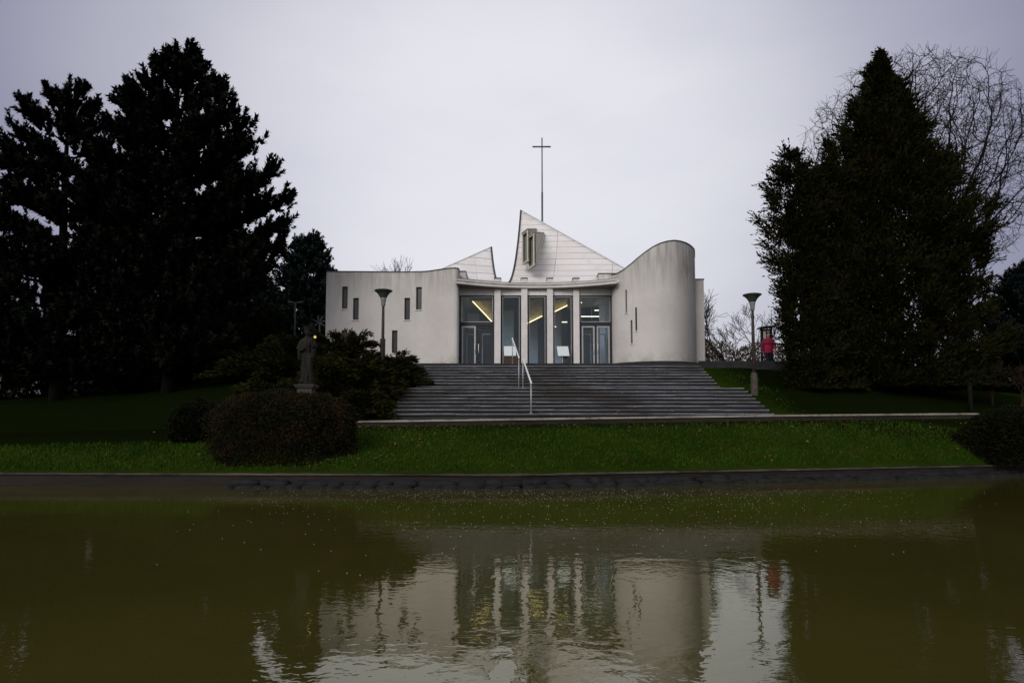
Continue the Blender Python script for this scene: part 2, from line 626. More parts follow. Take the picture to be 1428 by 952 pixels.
def mesh_np(name, verts, k):
    """verts (n*k,3): n faces of k own vertices each"""
    n = len(verts) // k
    me = bpy.data.meshes.new(name)
    me.vertices.add(n * k)
    me.vertices.foreach_set('co', np.ascontiguousarray(verts, dtype=np.float32).ravel())
    me.loops.add(n * k)
    me.loops.foreach_set('vertex_index', np.arange(n * k, dtype=np.int32))
    me.polygons.add(n)
    me.polygons.foreach_set('loop_start', np.arange(0, n * k, k, dtype=np.int32))
    me.update(calc_edges=True)
    return me


def unit(a):
    return a / np.maximum(np.linalg.norm(a, axis=-1, keepdims=True), 1e-9)


def leaf_quads(P, D, L, W):
    """diamond leaves: base P, direction D, length L, width W"""
    n = len(P)
    D = unit(D)
    R = unit(np.cross(D, rng.normal(size=(n, 3))))
    L = np.broadcast_to(np.asarray(L, float).reshape(-1, 1), (n, 1))
    W = np.broadcast_to(np.asarray(W, float).reshape(-1, 1), (n, 1))
    mid = P + D * L * .45
    v = np.stack([P, mid + R * W * .5, P + D * L, mid - R * W * .5], axis=1)
    return v.reshape(-1, 3)


def brushes(P, D, L, R, needles=26):
    """bottle-brush pine shoots: thin needle triangles around an axis"""
    n = len(P)
    D = unit(D)
    A = unit(np.cross(D, rng.normal(size=(n, 3))))
    B = np.cross(D, A)
    t = rng.uniform(0, 1, (n, needles, 1))
    a = rng.uniform(0, 2 * PI, (n, needles, 1))
    rad = A[:, None] * np.cos(a) + B[:, None] * np.sin(a)
    L = np.asarray(L).reshape(-1, 1, 1)
    R = np.asarray(R).reshape(-1, 1, 1)
    base = P[:, None] + D[:, None] * L * t
    nd = unit(rad + D[:, None] * rng.uniform(.55, 1.1, (n, needles, 1)))
    tip = base + nd * R * (1.1 - .35 * t)
    side = unit(np.cross(nd, D[:, None])) * (R * .24)
    v = np.stack([base - side, base + side, tip], axis=2)
    return v.reshape(-1, 3)


def interp(x, pts):
    return float(np.interp(x, [p[0] for p in pts], [p[1] for p in pts]))


# ------------------------------------------------------------------ terrain
BANK = [(-400, 40), (-60, 20), (-20, 17.7), (-7, 17.05), (0, 16.75), (5.6, 18.5), (16.5, 22), (40, 30), (400, 150)]
WALL = [(-400, 52), (-60, 27), (-20, 22.6), (-7, 22.0), (0, 22.0), (8.8, 22.55), (17.5, 25.0), (40, 34), (400, 160)]
ZW = [(-400, 1.3), (-20, 1.25), (-8, 1.5), (-6, 1.70), (0, 1.79), (17.5, 2.06), (22, 1.9), (400, 1.9)]
ZTOP = [(-400, 2.4), (-60, 2.5), (-24, 2.7), (-16, 3.1), (-11.5, 3.9), (-8, 4.2), (14, 4.28), (17, 3.9), (25, 3.4), (400, 3.4)]
ZB = .33
SL, SR = -4.05, 8.75          # lower flight
UL, UR = -3.80, 8.20          # upper flight
Y0, Y1, Y2, Y3 = 22.8, 25.68, 26.88, 29.8
Z0, Z1, Z3 = 1.83, 3.03, 4.38


def wallfac(x):
    return max(0.0, min(1.0, (x + 7.4) / .4)) * max(0.0, min(1.0, (17.9 - x) / .4))


def ground_z(x, y):
    b, w = interp(x, BANK), interp(x, WALL)
    zw, zt = interp(x, ZW), interp(x, ZTOP)
    zl = zw - .20 * wallfac(x)
    top = max(29.9, w + 7.0)
    if y <= b:
        return ZB
    if y < w:
        t = (y - b) / (w - b)
        return ZB + (zl - ZB) * (t ** .92)
    if y < w + .3:
        return zl + (zw - zl) * (y - w) / .3
    s = (y - (w + .3)) / (top - w - .3)
    k = [(0, 0), (.07, .01), (.42, .45), (.58, .49), (1, 1)] if -7 < x < 14 else [(0, 0), (.3, .36), (.65, .74), (1, 1)]
    z = zw + (zt - zw) * interp(min(1, s), k)
    if s > 1:
        z = zt + (y - top) * (.02 if y < 60 else .012) * (1 if abs(x) > 12 else .0)
    bumpy = .05 * mnoise.noise(Vector((x * .7, y * .7, 0))) if s > .1 and s < 1 else 0
    z += bumpy
    if UL + .15 < x < UR - .15 and 22.75 < y < 30.5:
        z -= .5
    if -8.6 < x < 13.4 and y >= 29.75:
        z = min(z, 4.2)
    return z


def build_terrain():
    xs = sorted(set(list(np.arange(-30, 30.01, .4).round(3)) + [UL + .14, UL + .16, UR - .16, UR - .14, -8.61, -8.59, 13.39, 13.41]
                    + list(-30 - np.geomspace(1, 370, 16)) + list(30 + np.geomspace(1, 370, 16))))
    rows = []
    for j in range(15):
        rows.append(('b', j / 14))
    rows += [('w', .3), ('w', .55), ('w', .8)]
    rows += [('y', t) for t in np.linspace(0, 1, 24)[1:]]
    rows += [('f', d) for d in (1, 3, 6, 10, 15, 22, 35, 60, 120, 250, 480)]
    vs, fs = [], []
    for kind, t in rows:
        for x in xs:
            b, w = interp(x, BANK), interp(x, WALL)
            top = max(29.9, w + 7.0)
            y = {'b': b + (w - b) * t, 'w': w + t, 'y': w + .8 + (top - w - .8) * t, 'f': top + t}[kind]
            vs.append((x, y, ground_z(x, y)))
    n = len(xs)
    for r in range(len(rows) - 1):
        for c in range(n - 1):
            a = r * n + c
            fs.append((a, a + 1, a + n + 1, a + n))
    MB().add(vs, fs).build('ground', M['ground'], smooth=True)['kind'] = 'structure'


build_terrain()
nb = MB().box(-400, 400, -400, -1.5, -.6, .25).build('near_bank_ground', M['ground'])
nb['kind'] = 'structure'

# water sheet
wm = MB().add([(-400, -1.5, 0), (400, -1.5, 0), (400, 152, 0), (-400, 152, 0)], [(0, 1, 2, 3)]).build('pond_water', M['water'])
wm['kind'] = 'structure'

# path strip behind the low wall
pv, pf = [], []
xs = np.linspace(-7, 17.5, 50)
for x in xs:
    w, zw = interp(x, WALL), interp(x, ZW)
    pv += [(x, w + .27, zw + .012), (x, w + 1.0, zw + .03)]
for i in range(len(xs) - 1):
    pf.append((2 * i, 2 * i + 2, 2 * i + 3, 2 * i + 1))
MB().add(pv, pf).build('path', M['path'])['kind'] = 'structure'


def strip_wall(mb, line, thick, z0f, z1f, back=True):
    """wall following a plan polyline; z0f/z1f give heights at x"""
    n = len(line)
    vs = []
    for i, (x, y) in enumerate(line):
        a = Vector(line[max(i - 1, 0)])
        b = Vector(line[min(i + 1, n - 1)])
        d = (b - a).normalized()
        nx, ny = -d.y, d.x
        for (ox, oy) in ((0, 0), (nx * thick, ny * thick)):
            vs.append((x + ox, y + oy, z0f(x)))
            vs.append((x + ox, y + oy, z1f(x)))
    fs = []
    for i in range(n - 1):
        a, b = 4 * i, 4 * i + 4
        fs += [(a, b, b + 1, a + 1), (a + 1, b + 1, b + 3, a + 3), (b + 2, a + 2, a + 3, b + 3), (a + 2, b + 2, b, a)]
    fs += [(0, 1, 3, 2), (4 * n - 4, 4 * n - 2, 4 * n - 1, 4 * n - 3)]
    return mb.add(vs, fs)


def polyline(pts, x0, x1, step=.6, off=0.0, jit=0.0):
    out = []
    x = x0
    while x < x1 + 1e-6:
        out.append((x, interp(x, pts) + off + rnd.uniform(-jit, jit)))
        x += step
    return out


# low retaining wall in front of the path
lw = empty('retaining_wall', (5, 22.3, 1.5), 'low weathered stone retaining wall with pale capping along the foot of the stairs', 'wall')
L = polyline(WALL, -7, 17.5, .5)
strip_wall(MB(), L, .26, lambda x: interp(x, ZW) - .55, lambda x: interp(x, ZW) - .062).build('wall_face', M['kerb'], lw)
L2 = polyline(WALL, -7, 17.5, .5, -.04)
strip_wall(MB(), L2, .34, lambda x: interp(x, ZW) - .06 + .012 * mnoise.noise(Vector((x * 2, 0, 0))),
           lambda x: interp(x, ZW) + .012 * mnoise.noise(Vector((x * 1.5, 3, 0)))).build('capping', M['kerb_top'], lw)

# bank wall at the water
bw = empty('quay_wall', (0, 16.7, 0), 'dark mossy quay wall with pale capping edge between lawn and pond water', 'wall')
L = polyline(BANK, -60, 40, .5)
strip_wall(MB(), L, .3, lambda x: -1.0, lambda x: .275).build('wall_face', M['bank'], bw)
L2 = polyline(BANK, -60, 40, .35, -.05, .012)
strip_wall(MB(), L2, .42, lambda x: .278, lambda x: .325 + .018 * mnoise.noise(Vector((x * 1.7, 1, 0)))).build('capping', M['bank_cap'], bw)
# rough stone footing: rubble set along the wall at the waterline
ico = bmesh.new()
bmesh.ops.create_icosphere(ico, subdivisions=2, radius=1.0)
ico_v = [v.co.copy() for v in ico.verts]
ico_f = [tuple(v.index for v in f.verts) for f in ico.faces]
ico.free()


def rock(mb, c, rx, ry, rz, rot, seed):
    ca, sa = math.cos(rot), math.sin(rot)
    vs = []
    for v in ico_v:
        q = Vector([math.copysign(abs(k) ** .72, k) for k in v])
        q *= 1 + .22 * mnoise.noise(v * 1.4 + Vector((seed, 0, 0))) + .10 * mnoise.noise(v * 3.5 + Vector((0, seed, 0)))
        x, y = q.x * rx, q.y * ry
        vs.append((c[0] + ca * x - sa * y, c[1] + sa * x + ca * y, c[2] + q.z * rz))
    mb.add(vs, ico_f)


fm = MB()
x = -6.9
while x < 34:
    wd = rnd.uniform(.28, .62)
    y = interp(x + wd / 2, BANK)
    slope = (interp(x + wd, BANK) - interp(x, BANK)) / wd
    ang = math.atan(slope)
    for lay in range(2):
        off = (.40 if lay == 0 else .16) + rnd.uniform(-.06, .06)
        rock(fm, (x + wd / 2 + math.sin(ang) * off + rnd.uniform(-.08, .08), y - math.cos(ang) * off, -.02 if lay == 0 else .075), wd * .60, rnd.uniform(.17, .26), rnd.uniform(.08, .13), ang + rnd.uniform(-.12, .12), x * 3 + lay * 50)
    x += wd
fm.build('footing', M['footing'], bw, True)

# ------------------------------------------------------------------ stairs
st = empty('stone_staircase', (2.3, 22.8, 1.8), 'wide grey stone staircase in two flights leading up to the church doors', 'stairs')


def step(x0, x1, y, z, depth, name='step'):
    mb = MB()
    mb.box(x0 + .02, x1 - .02, y + .06, y + depth + .3, z - .6, z - .072)
    nose = []
    # tread laid as slabs with small offsets
    x = x0
    while x < x1 - .05:
        w = min(rnd.uniform(1.0, 1.7), x1 - x)
        if x1 - x - w < .4:
            w = x1 - x
        dz = rnd.uniform(-.008, .008)
        dy = rnd.uniform(-.014, .014)
        mb.box(x + .004, x + w - .004, y + dy, y + depth + .08, z - .07 + dz, z - .030 + dz)
        mb.box(x + .004, x + w - .004, y + dy - .012, y + depth + .08, z - .0298 + dz, z + dz)
        nose += range(len(mb.f) - 6, len(mb.f))
        x += w
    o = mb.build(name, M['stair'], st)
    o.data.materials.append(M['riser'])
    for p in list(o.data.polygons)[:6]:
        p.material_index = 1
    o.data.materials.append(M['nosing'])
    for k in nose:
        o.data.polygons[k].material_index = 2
    return o


nlow, nup = 8, 9
for i in range(nlow):
    dz = (Z1 - Z0) / nlow
    dep = (Y1 - Y0) / (nlow - 1)
    if i < nlow - 1:
        step(SL, SR, Y0 + i * dep, Z0 + (i + 1) * dz, dep)
    else:
        step(SL, SR, Y1, Z1, Y2 - Y1, 'landing')
for i in range(nup - 1):
    dz = (Z3 - Z1) / nup
    dep = (Y3 - Y2) / (nup - 1)
    step(UL, UR, Y2 + i * dep, Z1 + (i + 1) * dz, dep)

# terrace
tm = MB()
tm.box(-8.6, 13.4, Y3, 34.5, 3.7, Z3)
tm.box(-8.6, 13.4, 34.5, 60, 3.7, Z3)
tm.build('terrace_pavement', M['terrace'])['kind'] = 'structure'
kb = MB().box(UR + .02, 13.4, Y3 - .05, Y3 + .25, Z3 - .28, Z3 + .10)
kb.box(UR + .0, 13.38, Y3 - .01, Y3 + .2, Z3 - .55, Z3 - .29)
tag(kb.build('terrace_kerb', M['terrace'], bevel=.01), 'dark stone terrace kerb to the right of the staircase top', 'kerb')

# handrails
def handrail(pa, ya, pb, yb, ba, bb, label):
    a, b = at(*pa, ya), at(*pb, yb)
    h = empty('handrail', (a.x, a.y, ba), label, 'handrail', 'steel handrails on the stairs')
    d = (b - a).normalized()
    MB().tube([a - d * .12, a, b, b + d * .10], .032, 10).build('rail', M['steel'], h, True)
    for p, z in ((a, ba), (b, bb)):
        pm = MB().tube([(p.x, p.y, z - .05), (p.x, p.y, p.z - .01)], .023, 8)
        pm.lathe((p.x, p.y, z), [(.055, 0), (.055, .015), (.024, .02)], 12)
        pm.build('post', M['steel_post'], h, True)


handrail((740.5, 533), 22.95, (729.2, 500), 25.9, Z0 + .15, Z1, 'lower steel handrail on the stairs, nearer the pond')
handrail((723.5, 498), 26.75, (714.6, 472), 29.9, Z1, Z3, 'upper steel handrail on the stairs, in front of the glass entrance')

# ------------------------------------------------------------------ church
church = empty('church', (0, 33, Z3), 'modern white church with sail shaped roof, glazed entrance and rounded tower wall', 'church')


def holed_wall(name, plan, ztop, z0, holes, thick, mat, parent, nz=6, depth=.16):
    """plan: list of (x,y); ztop(i_s)->z ; holes in (s0,s1,za,zb). Returns helper P(s,z,off)."""
    P = [Vector((p[0], p[1])) for p in plan]
    S = [0.0]
    for i in range(1, len(P)):
        S.append(S[-1] + (P[i] - P[i - 1]).length)
    N = []
    for i in range(len(P)):
        d = (P[min(i + 1, len(P) - 1)] - P[max(i - 1, 0)]).normalized()
        N.append(Vector((d.y, -d.x)))           # outward (towards viewer)

    def pos(s, z, off=0.0):
        x = float(np.interp(s, S, [p.x for p in P]))
        y = float(np.interp(s, S, [p.y for p in P]))
        nx = float(np.interp(s, S, [n.x for n in N]))
        ny = float(np.interp(s, S, [n.y for n in N]))
        return (x + nx * off, y + ny * off, z)

    ss = sorted(set([round(s, 4) for s in S] + [round(h[k], 4) for h in holes for k in (0, 1)]))
    zs = sorted(set([z0] + [round(h[k], 4) for h in holes for k in (2, 3)]))
    mb = MB()
    idx = {}

    def V(s, z, off):
        key = (round(s, 4), round(z, 4), off)
        if key not in idx:
            idx[key] = len(mb.v)
            mb.v.append(pos(s, z, off))
        return idx[key]
    for i in range(len(ss) - 1):
        a, b = ss[i], ss[i + 1]
        for j in range(len(zs)):
            za = zs[j]
            if j < len(zs) - 1:
                zb0 = zb1 = zs[j + 1]
            else:
                zb0, zb1 = ztop(a), ztop(b)
            mid_s, mid_z = (a + b) / 2, (za + zb0) / 2
            if j < len(zs) - 1 and any(h[0] < mid_s < h[1] and h[2] < mid_z < h[3] for h in holes):
                continue
            mb.f.append((V(a, za, 0), V(b, za, 0), V(b, zb1, 0), V(a, zb0, 0)))
            mb.f.append((V(b, za, -thick), V(a, za, -thick), V(a, zb0, -thick), V(b, zb1, -thick)))
        mb.f.append((V(a, ztop(a), 0), V(b, ztop(b), 0), V(b, ztop(b), -thick), V(a, ztop(a), -thick)))
    for e, flip in ((ss[0], 0), (ss[-1], 1)):
        q = (V(e, z0, 0), V(e, ztop(e), 0), V(e, ztop(e), -thick), V(e, z0, -thick))
        mb.f.append(q if flip == 0 else q[::-1])
    for (s0, s1, za, zb) in holes:
        mb.f.append((V(s0, za, 0), V(s0, zb, 0), V(s0, zb, -thick), V(s0, za, -thick)))
        mb.f.append((V(s1, zb, 0), V(s1, za, 0), V(s1, za, -thick), V(s1, zb, -thick)))
        mb.f.append((V(s0, zb, 0), V(s1, zb, 0), V(s1, zb, -thick), V(s0, zb, -thick)))
        mb.f.append((V(s1, za, 0), V(s0, za, 0), V(s0, za, -thick), V(s1, za, -thick)))
    o = mb.build(name, mat, parent)
    return o, pos, S, ss


def quadbox(mb, pos, s0, s1, z0, z1, o0, o1):
    vs = [pos(s0, z0, o0), pos(s1, z0, o0), pos(s1, z0, o1), pos(s0, z0, o1),
          pos(s0, z1, o0), pos(s1, z1, o0), pos(s1, z1, o1), pos(s0, z1, o1)]
    mb.add(vs, [(0, 1, 2, 3), (7, 6, 5, 4), (4, 5, 1, 0), (5, 6, 2, 1), (6, 7, 3, 2), (7, 4, 0, 3)])


def px_to_s(px, py, plan, S):
    """arc length of the plan where the camera ray through px meets it"""
    best = None
    for i in range(len(plan) - 1):
        for k in range(41):
            t = k / 40
            x = plan[i][0] + (plan[i + 1][0] - plan[i][0]) * t
            y = plan[i][1] + (plan[i + 1][1] - plan[i][1]) * t
            q = at(px, py, y)
            e = abs(q.x - x)
            if best is None or e < best[0]:
                best = (e, S[i] + (S[i + 1] - S[i]) * t, q.z)
    return best[1], best[2]


def arclen(plan):
    S = [0.0]
    for i in range(1, len(plan)):
        S.append(S[-1] + math.hypot(plan[i][0] - plan[i - 1][0], plan[i][1] - plan[i - 1][1]))
    return S


def smooth_plan(pts, n=8):
    """Catmull-Rom through plan points"""
    out = []
    P = [Vector(p) for p in pts]
    P = [P[0] * 2 - P[1]] + P + [P[-1] * 2 - P[-2]]
    for i in range(1, len(P) - 2):
        for k in range(n):
            t = k / n
            a, b, c, d = P[i - 1], P[i], P[i + 1], P[i + 2]
            q = .5 * ((2 * b) + (c - a) * t + (2 * a - 5 * b + 4 * c - d) * t * t + (3 * b - a - 3 * c + d) * t ** 3)
            out.append(tuple(q))
    out.append(tuple(P[-2]))
    return out


def windows_in(parent, pos, holes, thick, name='window', sill=True, pane=.0):
    for (s0, s1, za, zb) in holes:
        fr = MB()
        fw = .045 if s1 - s0 > .16 else .022
        quadbox(fr, pos, s0, s0 + fw, za, zb, -.17, -.10)
        quadbox(fr, pos, s1 - fw, s1, za, zb, -.17, -.10)
        quadbox(fr, pos, s0 + fw, s1 - fw, zb - fw, zb, -.17, -.10)
        quadbox(fr, pos, s0 + fw, s1 - fw, za, za + fw, -.17, -.10)
        w = fr.build(name, M['dark_frame'], parent)
        pm = MB()
        quadbox(pm, pos, s0 + fw, s1 - fw, za + fw, zb - fw, -.155, -.14)
        pm.build('pane', M['dark_glass'], w)
        sm = MB()
        quadbox(sm, pos, s0 - .035, s1 + .035, za - .035, za - .002, -.09, .045)
        sm.build('sill', M['white_sill'], w)


def coping(pos, ss, ztop, o0, o1, parent, h=.05, lift=.002):
    mb = MB()
    n = len(ss)
    vs, fs = [], []
    for s in ss:
        z = ztop(s) + lift
        vs += [pos(s, z, o0), pos(s, z, o1), pos(s, z + h, o1), pos(s, z + h, o0)]
    for i in range(n - 1):
        a, b = 4 * i, 4 * i + 4
        for k in range(4):
            fs.append((a + k, b + k, b + (k + 1) % 4, a + (k + 1) % 4))
    fs += [(0, 1, 2, 3), (4 * n - 1, 4 * n - 2, 4 * n - 3, 4 * n - 4)]
    return mb.add(vs, fs).build('coping', M['coping'], parent)


# ---- left wing
yl = 32.3
ctrl = [(at(454, 450, 32.3).x, 32.3), (at(500, 450, 32.35).x, 32.35), (at(550, 450, 32.42).x, 32.42), (at(590, 450, 32.33).x, 32.33), (at(612, 450, 31.95).x, 31.95),
        (at(628, 450, 31.66).x, 31.66), (at(636, 450, 31.66).x, 31.66), (at(639.5, 450, 31.85).x, 31.85), (at(640.2, 450, 32.3).x, 32.3), (at(640.2, 450, 32.9).x, 32.9)]
plan = smooth_plan(ctrl, 6)
S = arclen(plan)
ztw = at(500, 379.5, 32.35).z
holes = []
for (xa, xb, ya, yb) in ((477, 484.5, 399.5, 430.5), (492.5, 500, 415.3, 446), (564, 571.7, 415.3, 446), (580.3, 588, 400.3, 431.7),
                         (476.5, 483.7, 460, 491), (530, 537.2, 472, 503), (546.5, 554, 460.5, 492)):
    s0, zb = px_to_s(xa, ya, plan, S)
    s1, za = px_to_s(xb, yb, plan, S)
    holes.append((s0, s1, za, zb))
wing, pos, S, ss = holed_wall('side_wing', plan, lambda s: ztw, Z3 - .1, holes, .35, M['stucco'], church)
windows_in(wing, pos, holes, .35)
coping(pos, ss, lambda s: ztw, .02, -.37, wing)
xl = plan[0][0]
sb = MB()
sb.box(xl, xl + .35, 32.3 + .355, 46, Z3 - .1, ztw - .003)
sb.build('end_wall', M['stucco'], wing)
MB().box(xl - .02, xl + .37, 32.66, 46, ztw, ztw + .05).build('coping', M['coping'], wing)
MB().box(xl + .36, -2.5, 33.1, 46, ztw - .45, ztw - .3).build('flat_roof', M['coping'], wing)
MB().box(xl, 9.3, 46, 46.3, Z3 - .1, ztw - .002).build('rear_wall', M['stucco'], church)
p0, p1 = at(636.5, 379, 33.2), at(650, 379, 33.2)
pr = MB().box(p0.x, p1.x, 33.0, 36.5, 8.0, p0.z - .05).build('parapet', M['stucco'], church)
MB().box(p0.x - .02, p1.x + .02, 32.98, 36.5, p0.z - .048, p0.z).build('coping', M['coping'], pr)
p0, p1 = at(834, 382, 33.2), at(861, 382, 33.2)
pr = MB().box(p0.x, p1.x, 33.0, 36.0, 8.0, p0.z - .05).build('parapet', M['stucco'], church)
MB().box(p0.x - .02, p1.x + .02, 32.98, 36.0, p0.z - .048, p0.z).build('coping', M['coping'], pr)

# ---- tower wall on the right
tp = [(853.5, 32.9), (854, 32.3), (862, 31.8), (880, 31.25), (905, 30.9), (925, 30.8), (942, 30.95), (955, 31.35), (963.5, 31.95), (968.5, 32.7), (970.5, 33.6), (970.5, 34.6)]
plan = smooth_plan([(at(px, 450, y).x, y) for px, y in tp], 7)
S = arclen(plan)
prof = [(850, 383.5), (858, 383), (863, 381), (870, 376.8), (880, 368.8), (890, 360), (900, 352), (910, 345.2), (920, 340.2), (930, 337.2), (940, 336), (948, 336.9), (956, 339.3),
        (962, 342.5), (966, 346), (968.5, 349.5), (970.3, 353), (971, 354.5)]
sz = []
for (px, py) in prof:
    s, z = px_to_s(px, py, plan, S)
    sz.append((s, z))
sz.sort()
mono = []
for s, z in sz:
    if not mono or s > mono[-1][0] + .02:
        mono.append((s, z))


def ttop(s):
    return interp(s, mono)


holes = []
for (xa, xb, ya, yb) in ((871.7, 874.6, 404.5, 436.5), (885.6, 888.6, 428.5, 461), (879.2, 882.2, 446.5, 479)):
    s0, zb = px_to_s(xa, ya, plan, S)
    s1, za = px_to_s(xb, yb, plan, S)
    holes.append((s0, s1, za, zb))
tower, pos, S, ss = holed_wall('tower_wall', plan, ttop, Z3 - .1, holes, .32, M['stucco'], church)
windows_in(tower, pos, holes, .32, 'slit_window')
coping(pos, ss, ttop, .02, -.34, tower)
# plinth / raised paving round the tower
outer = [pos(s, 0, .55)[:2] for s in np.linspace(S[0] + .6, S[-1] - 1.2, 36)]
inner = [pos(s, 0, -.1)[:2] for s in np.linspace(S[0] + .6, S[-1] - 1.2, 36)]
pm = MB()
n = len(outer)
vs = [(x, y, Z3 - .1) for x, y in outer] + [(x, y, Z3 + .15) for x, y in outer] + [(x, y, Z3 + .15) for x, y in inner]
fs = []
for i in range(n - 1):
    fs += [(i, i + 1, n + i + 1, n + i), (n + i, n + i + 1, 2 * n + i + 1, 2 * n + i)]
pm.add(vs, fs).build('plinth', M['terrace'], tower)
# lower wall behind the tower
a0, a1 = at(968, 390, 34.0), at(981.2, 390, 34.0)
an = MB().box(a0.x - .3, a1.x, 34.0, 46, Z3 - .1, a1.z).build('annex_wall', M['stucco'], church)
MB().box(a0.x - .3, a1.x + .03, 33.97, 46, a1.z + .002, a1.z + .05).build('coping', M['coping'], an)

# ---- glazed entrance
XL, XR = at(640.5, 450, 32.7).x, at(853.5, 450, 32.7).x
GY = 32.72
zh = at(745, 412, GY).z            # window head
zd = at(660, 450.5, GY).z          # door transom
ze0, ze1 = 8.28, 8.44              # eave slab


def eave_y(x):
    t = (x - (XL + XR) / 2) / ((XR - XL) / 2)
    return 32.40 - 1.0 * t * t


pil_px = [(689.3, 698.3), (726.8, 735.6), (763, 771.4), (799.8, 808.2)]
pil = [(at(a, 450, 32.45).x, at(b, 450, 32.45).x) for a, b in pil_px]
for a, b in pil:
    p = MB().box(a, b, 32.45, 33.0, Z3, ze0 - .002).build('pillar', M['pillar'], church, bevel=.015)
    sx = (a + b) / 2
    w = (b - a) / 2
    MB().box(sx - w, sx + w, 32.52, 33.0, ze1 + .04, ze1 + .32).build('stub', M['pillar'], p)
    MB().box(sx - w - .02, sx + w + .02, 32.50, 33.02, ze1 + .322, ze1 + .37).build('stub_cap', M['coping'], p)
# lintel wall over the windows
MB().box(XL, XR, GY - .06, GY + .16, zh, ze0 - .003).build('lintel', M['lintel_white'], church)
# eave slab (curved plan)
ex = np.linspace(XL - .05, XR + .05, 33)


def eave_slab(name, z0, z1, off, mat, parent, yback=34.0):
    vs, fs = [], []
    for x in ex:
        y = eave_y(x) + off
        vs += [(x, y, z0), (x, y, z1), (x, yback, z0), (x, yback, z1)]
    for i in range(len(ex) - 1):
        a, b = 4 * i, 4 * i + 4
        fs += [(a, b, b + 1, a + 1), (a + 1, b + 1, b + 3, a + 3), (a + 2, b + 2, b, a)]
    m = 4 * (len(ex) - 1)
    fs += [(0, 1, 3, 2), (m, m + 2, m + 3, m + 1)]
    return MB().add(vs, fs).build(name, mat, parent)


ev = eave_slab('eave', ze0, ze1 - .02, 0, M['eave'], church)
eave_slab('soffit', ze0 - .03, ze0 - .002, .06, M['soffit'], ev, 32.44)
eave_slab('gutter', ze1 - .018, ze1 + .06, -.05, M['eave'], ev)
eave_slab('drip_edge', ze1 + .062, ze1 + .09, -.02, M['coping'], ev)

bays = [(XL, pil[0][0]), (pil[0][1], pil[1][0]), (pil[1][1], pil[2][0]), (pil[2][1], pil[3][0]), (pil[3][1], XR)]


def frame_rect(mb, x0, x1, z0, z1, y, w, d=.07):
    mb.box(x0, x0 + w, y, y + d, z0, z1)
    mb.box(x1 - w, x1, y, y + d, z0, z1)
    mb.box(x0 + w, x1 - w, y, y + d, z1 - w, z1)
    mb.box(x0 + w, x1 - w, y, y + d, z0, z0 + w)
    return mb


for i, (a, b) in enumerate(bays):
    a += .02
    b -= .02
    low = zd if i in (0, 4) else Z3 + .02
    f = MB()
    frame_rect(f, a, b, low, zh - .002, GY, .05)
    w = f.build('window', M['dark_frame'], church)
    frame_rect(MB(), a + .055, b - .055, low + .055, zh - .057, GY + .012, .028, .05).build('inner_frame', M['alu'], w)
    MB().box(a + .08, b - .08, GY + .03, GY + .042, low + .08, zh - .082).build('pane', M['glass'], w)
    if i in (0, 4):
        df = MB()
        df.box(a, a + .09, GY - .06, GY + .08, Z3, zd - .002)
        df.box(b - .09, b, GY - .06, GY + .08, Z3, zd - .002)
        df.box(a + .09, b - .09, GY - .07, GY + .08, zd - .13, zd - .002)
        mid = (a + b) / 2
        df.box(mid - .04, mid + .04, GY - .03, GY + .05, Z3, zd - .132)
        dfr = df.build('door_frame', M['dark_frame'], church)
        for side, (x0, x1) in enumerate(((a + .1, mid - .05), (mid + .05, b - .1))):
            dark = (i == 0 and side == 1)
            d = frame_rect(MB(), x0, x1, Z3 + .02, zd - .145, GY - .04, .075, .06)
            leaf = d.build('door', M['alu'] if not dark else M['dark_frame'], church)
            MB().box(x0 + .075, x1 - .075, GY - .02, GY - .008, Z3 + .095, zd - .22).build('pane', M['glass'], leaf)
            hx = x1 - .04 if side == 0 else x0 + .04
            hm = MB()
            hm.tube([(hx, GY - .1, Z3 + .78), (hx, GY - .1, Z3 + 1.22)], .017, 8)
            hm.bar((hx, GY - .1, Z3 + .85), (hx, GY - .04, Z3 + .85), .02)
            hm.bar((hx, GY - .1, Z3 + 1.15), (hx, GY - .04, Z3 + 1.15), .02)
            hm.build('handle', M['steel'], leaf, True)
            MB().box(x0 - .05, x1 + .05, GY + 2.6, GY + 2.7, Z3 + .012, zd + .1).build('partition', M['interior_dark'], church)  # dark sheet added behind the doors to darken the lobby
            # inner lobby door seen through the glass
            inn = frame_rect(MB(), x0 + .14, x1 - .02, Z3 + .02, zd - .33, GY + 1.2, .06, .05)
            inn.build('lobby_door', M['alu'], church)

# ---- interior
rm = MB()
rm.add([(XL, GY + .12, Z3 + .01), (XR, GY + .12, Z3 + .01), (XR, 41, Z3 + .01), (XL, 41, Z3 + .01)], [(0, 1, 2, 3)])
rm.build('hall_floor', M['floor_in'], church)
iw = MB()
iw.box(XL, XR, 41, 41.15, Z3, 9.02)
for xw in (XL - .12, XR + .005):
    iw.box(xw, xw + .115, GY + .17, 34.4, Z3, 8.27)
    iw.box(xw, xw + .115, 34.402, 41, Z3, 9.02)
iw.build('hall_wall', M['inner_grey'], church)
hc = MB()
hc.add([(XL, 33.02, 8.2), (XR, 33.02, 8.2), (XR, 36.2, 8.95), (XL, 36.2, 8.95), (XR, 41, 9.0), (XL, 41, 9.0)], [(0, 1, 2, 3), (3, 2, 4, 5)])
hc.build('hall_ceiling', M['interior'], church)
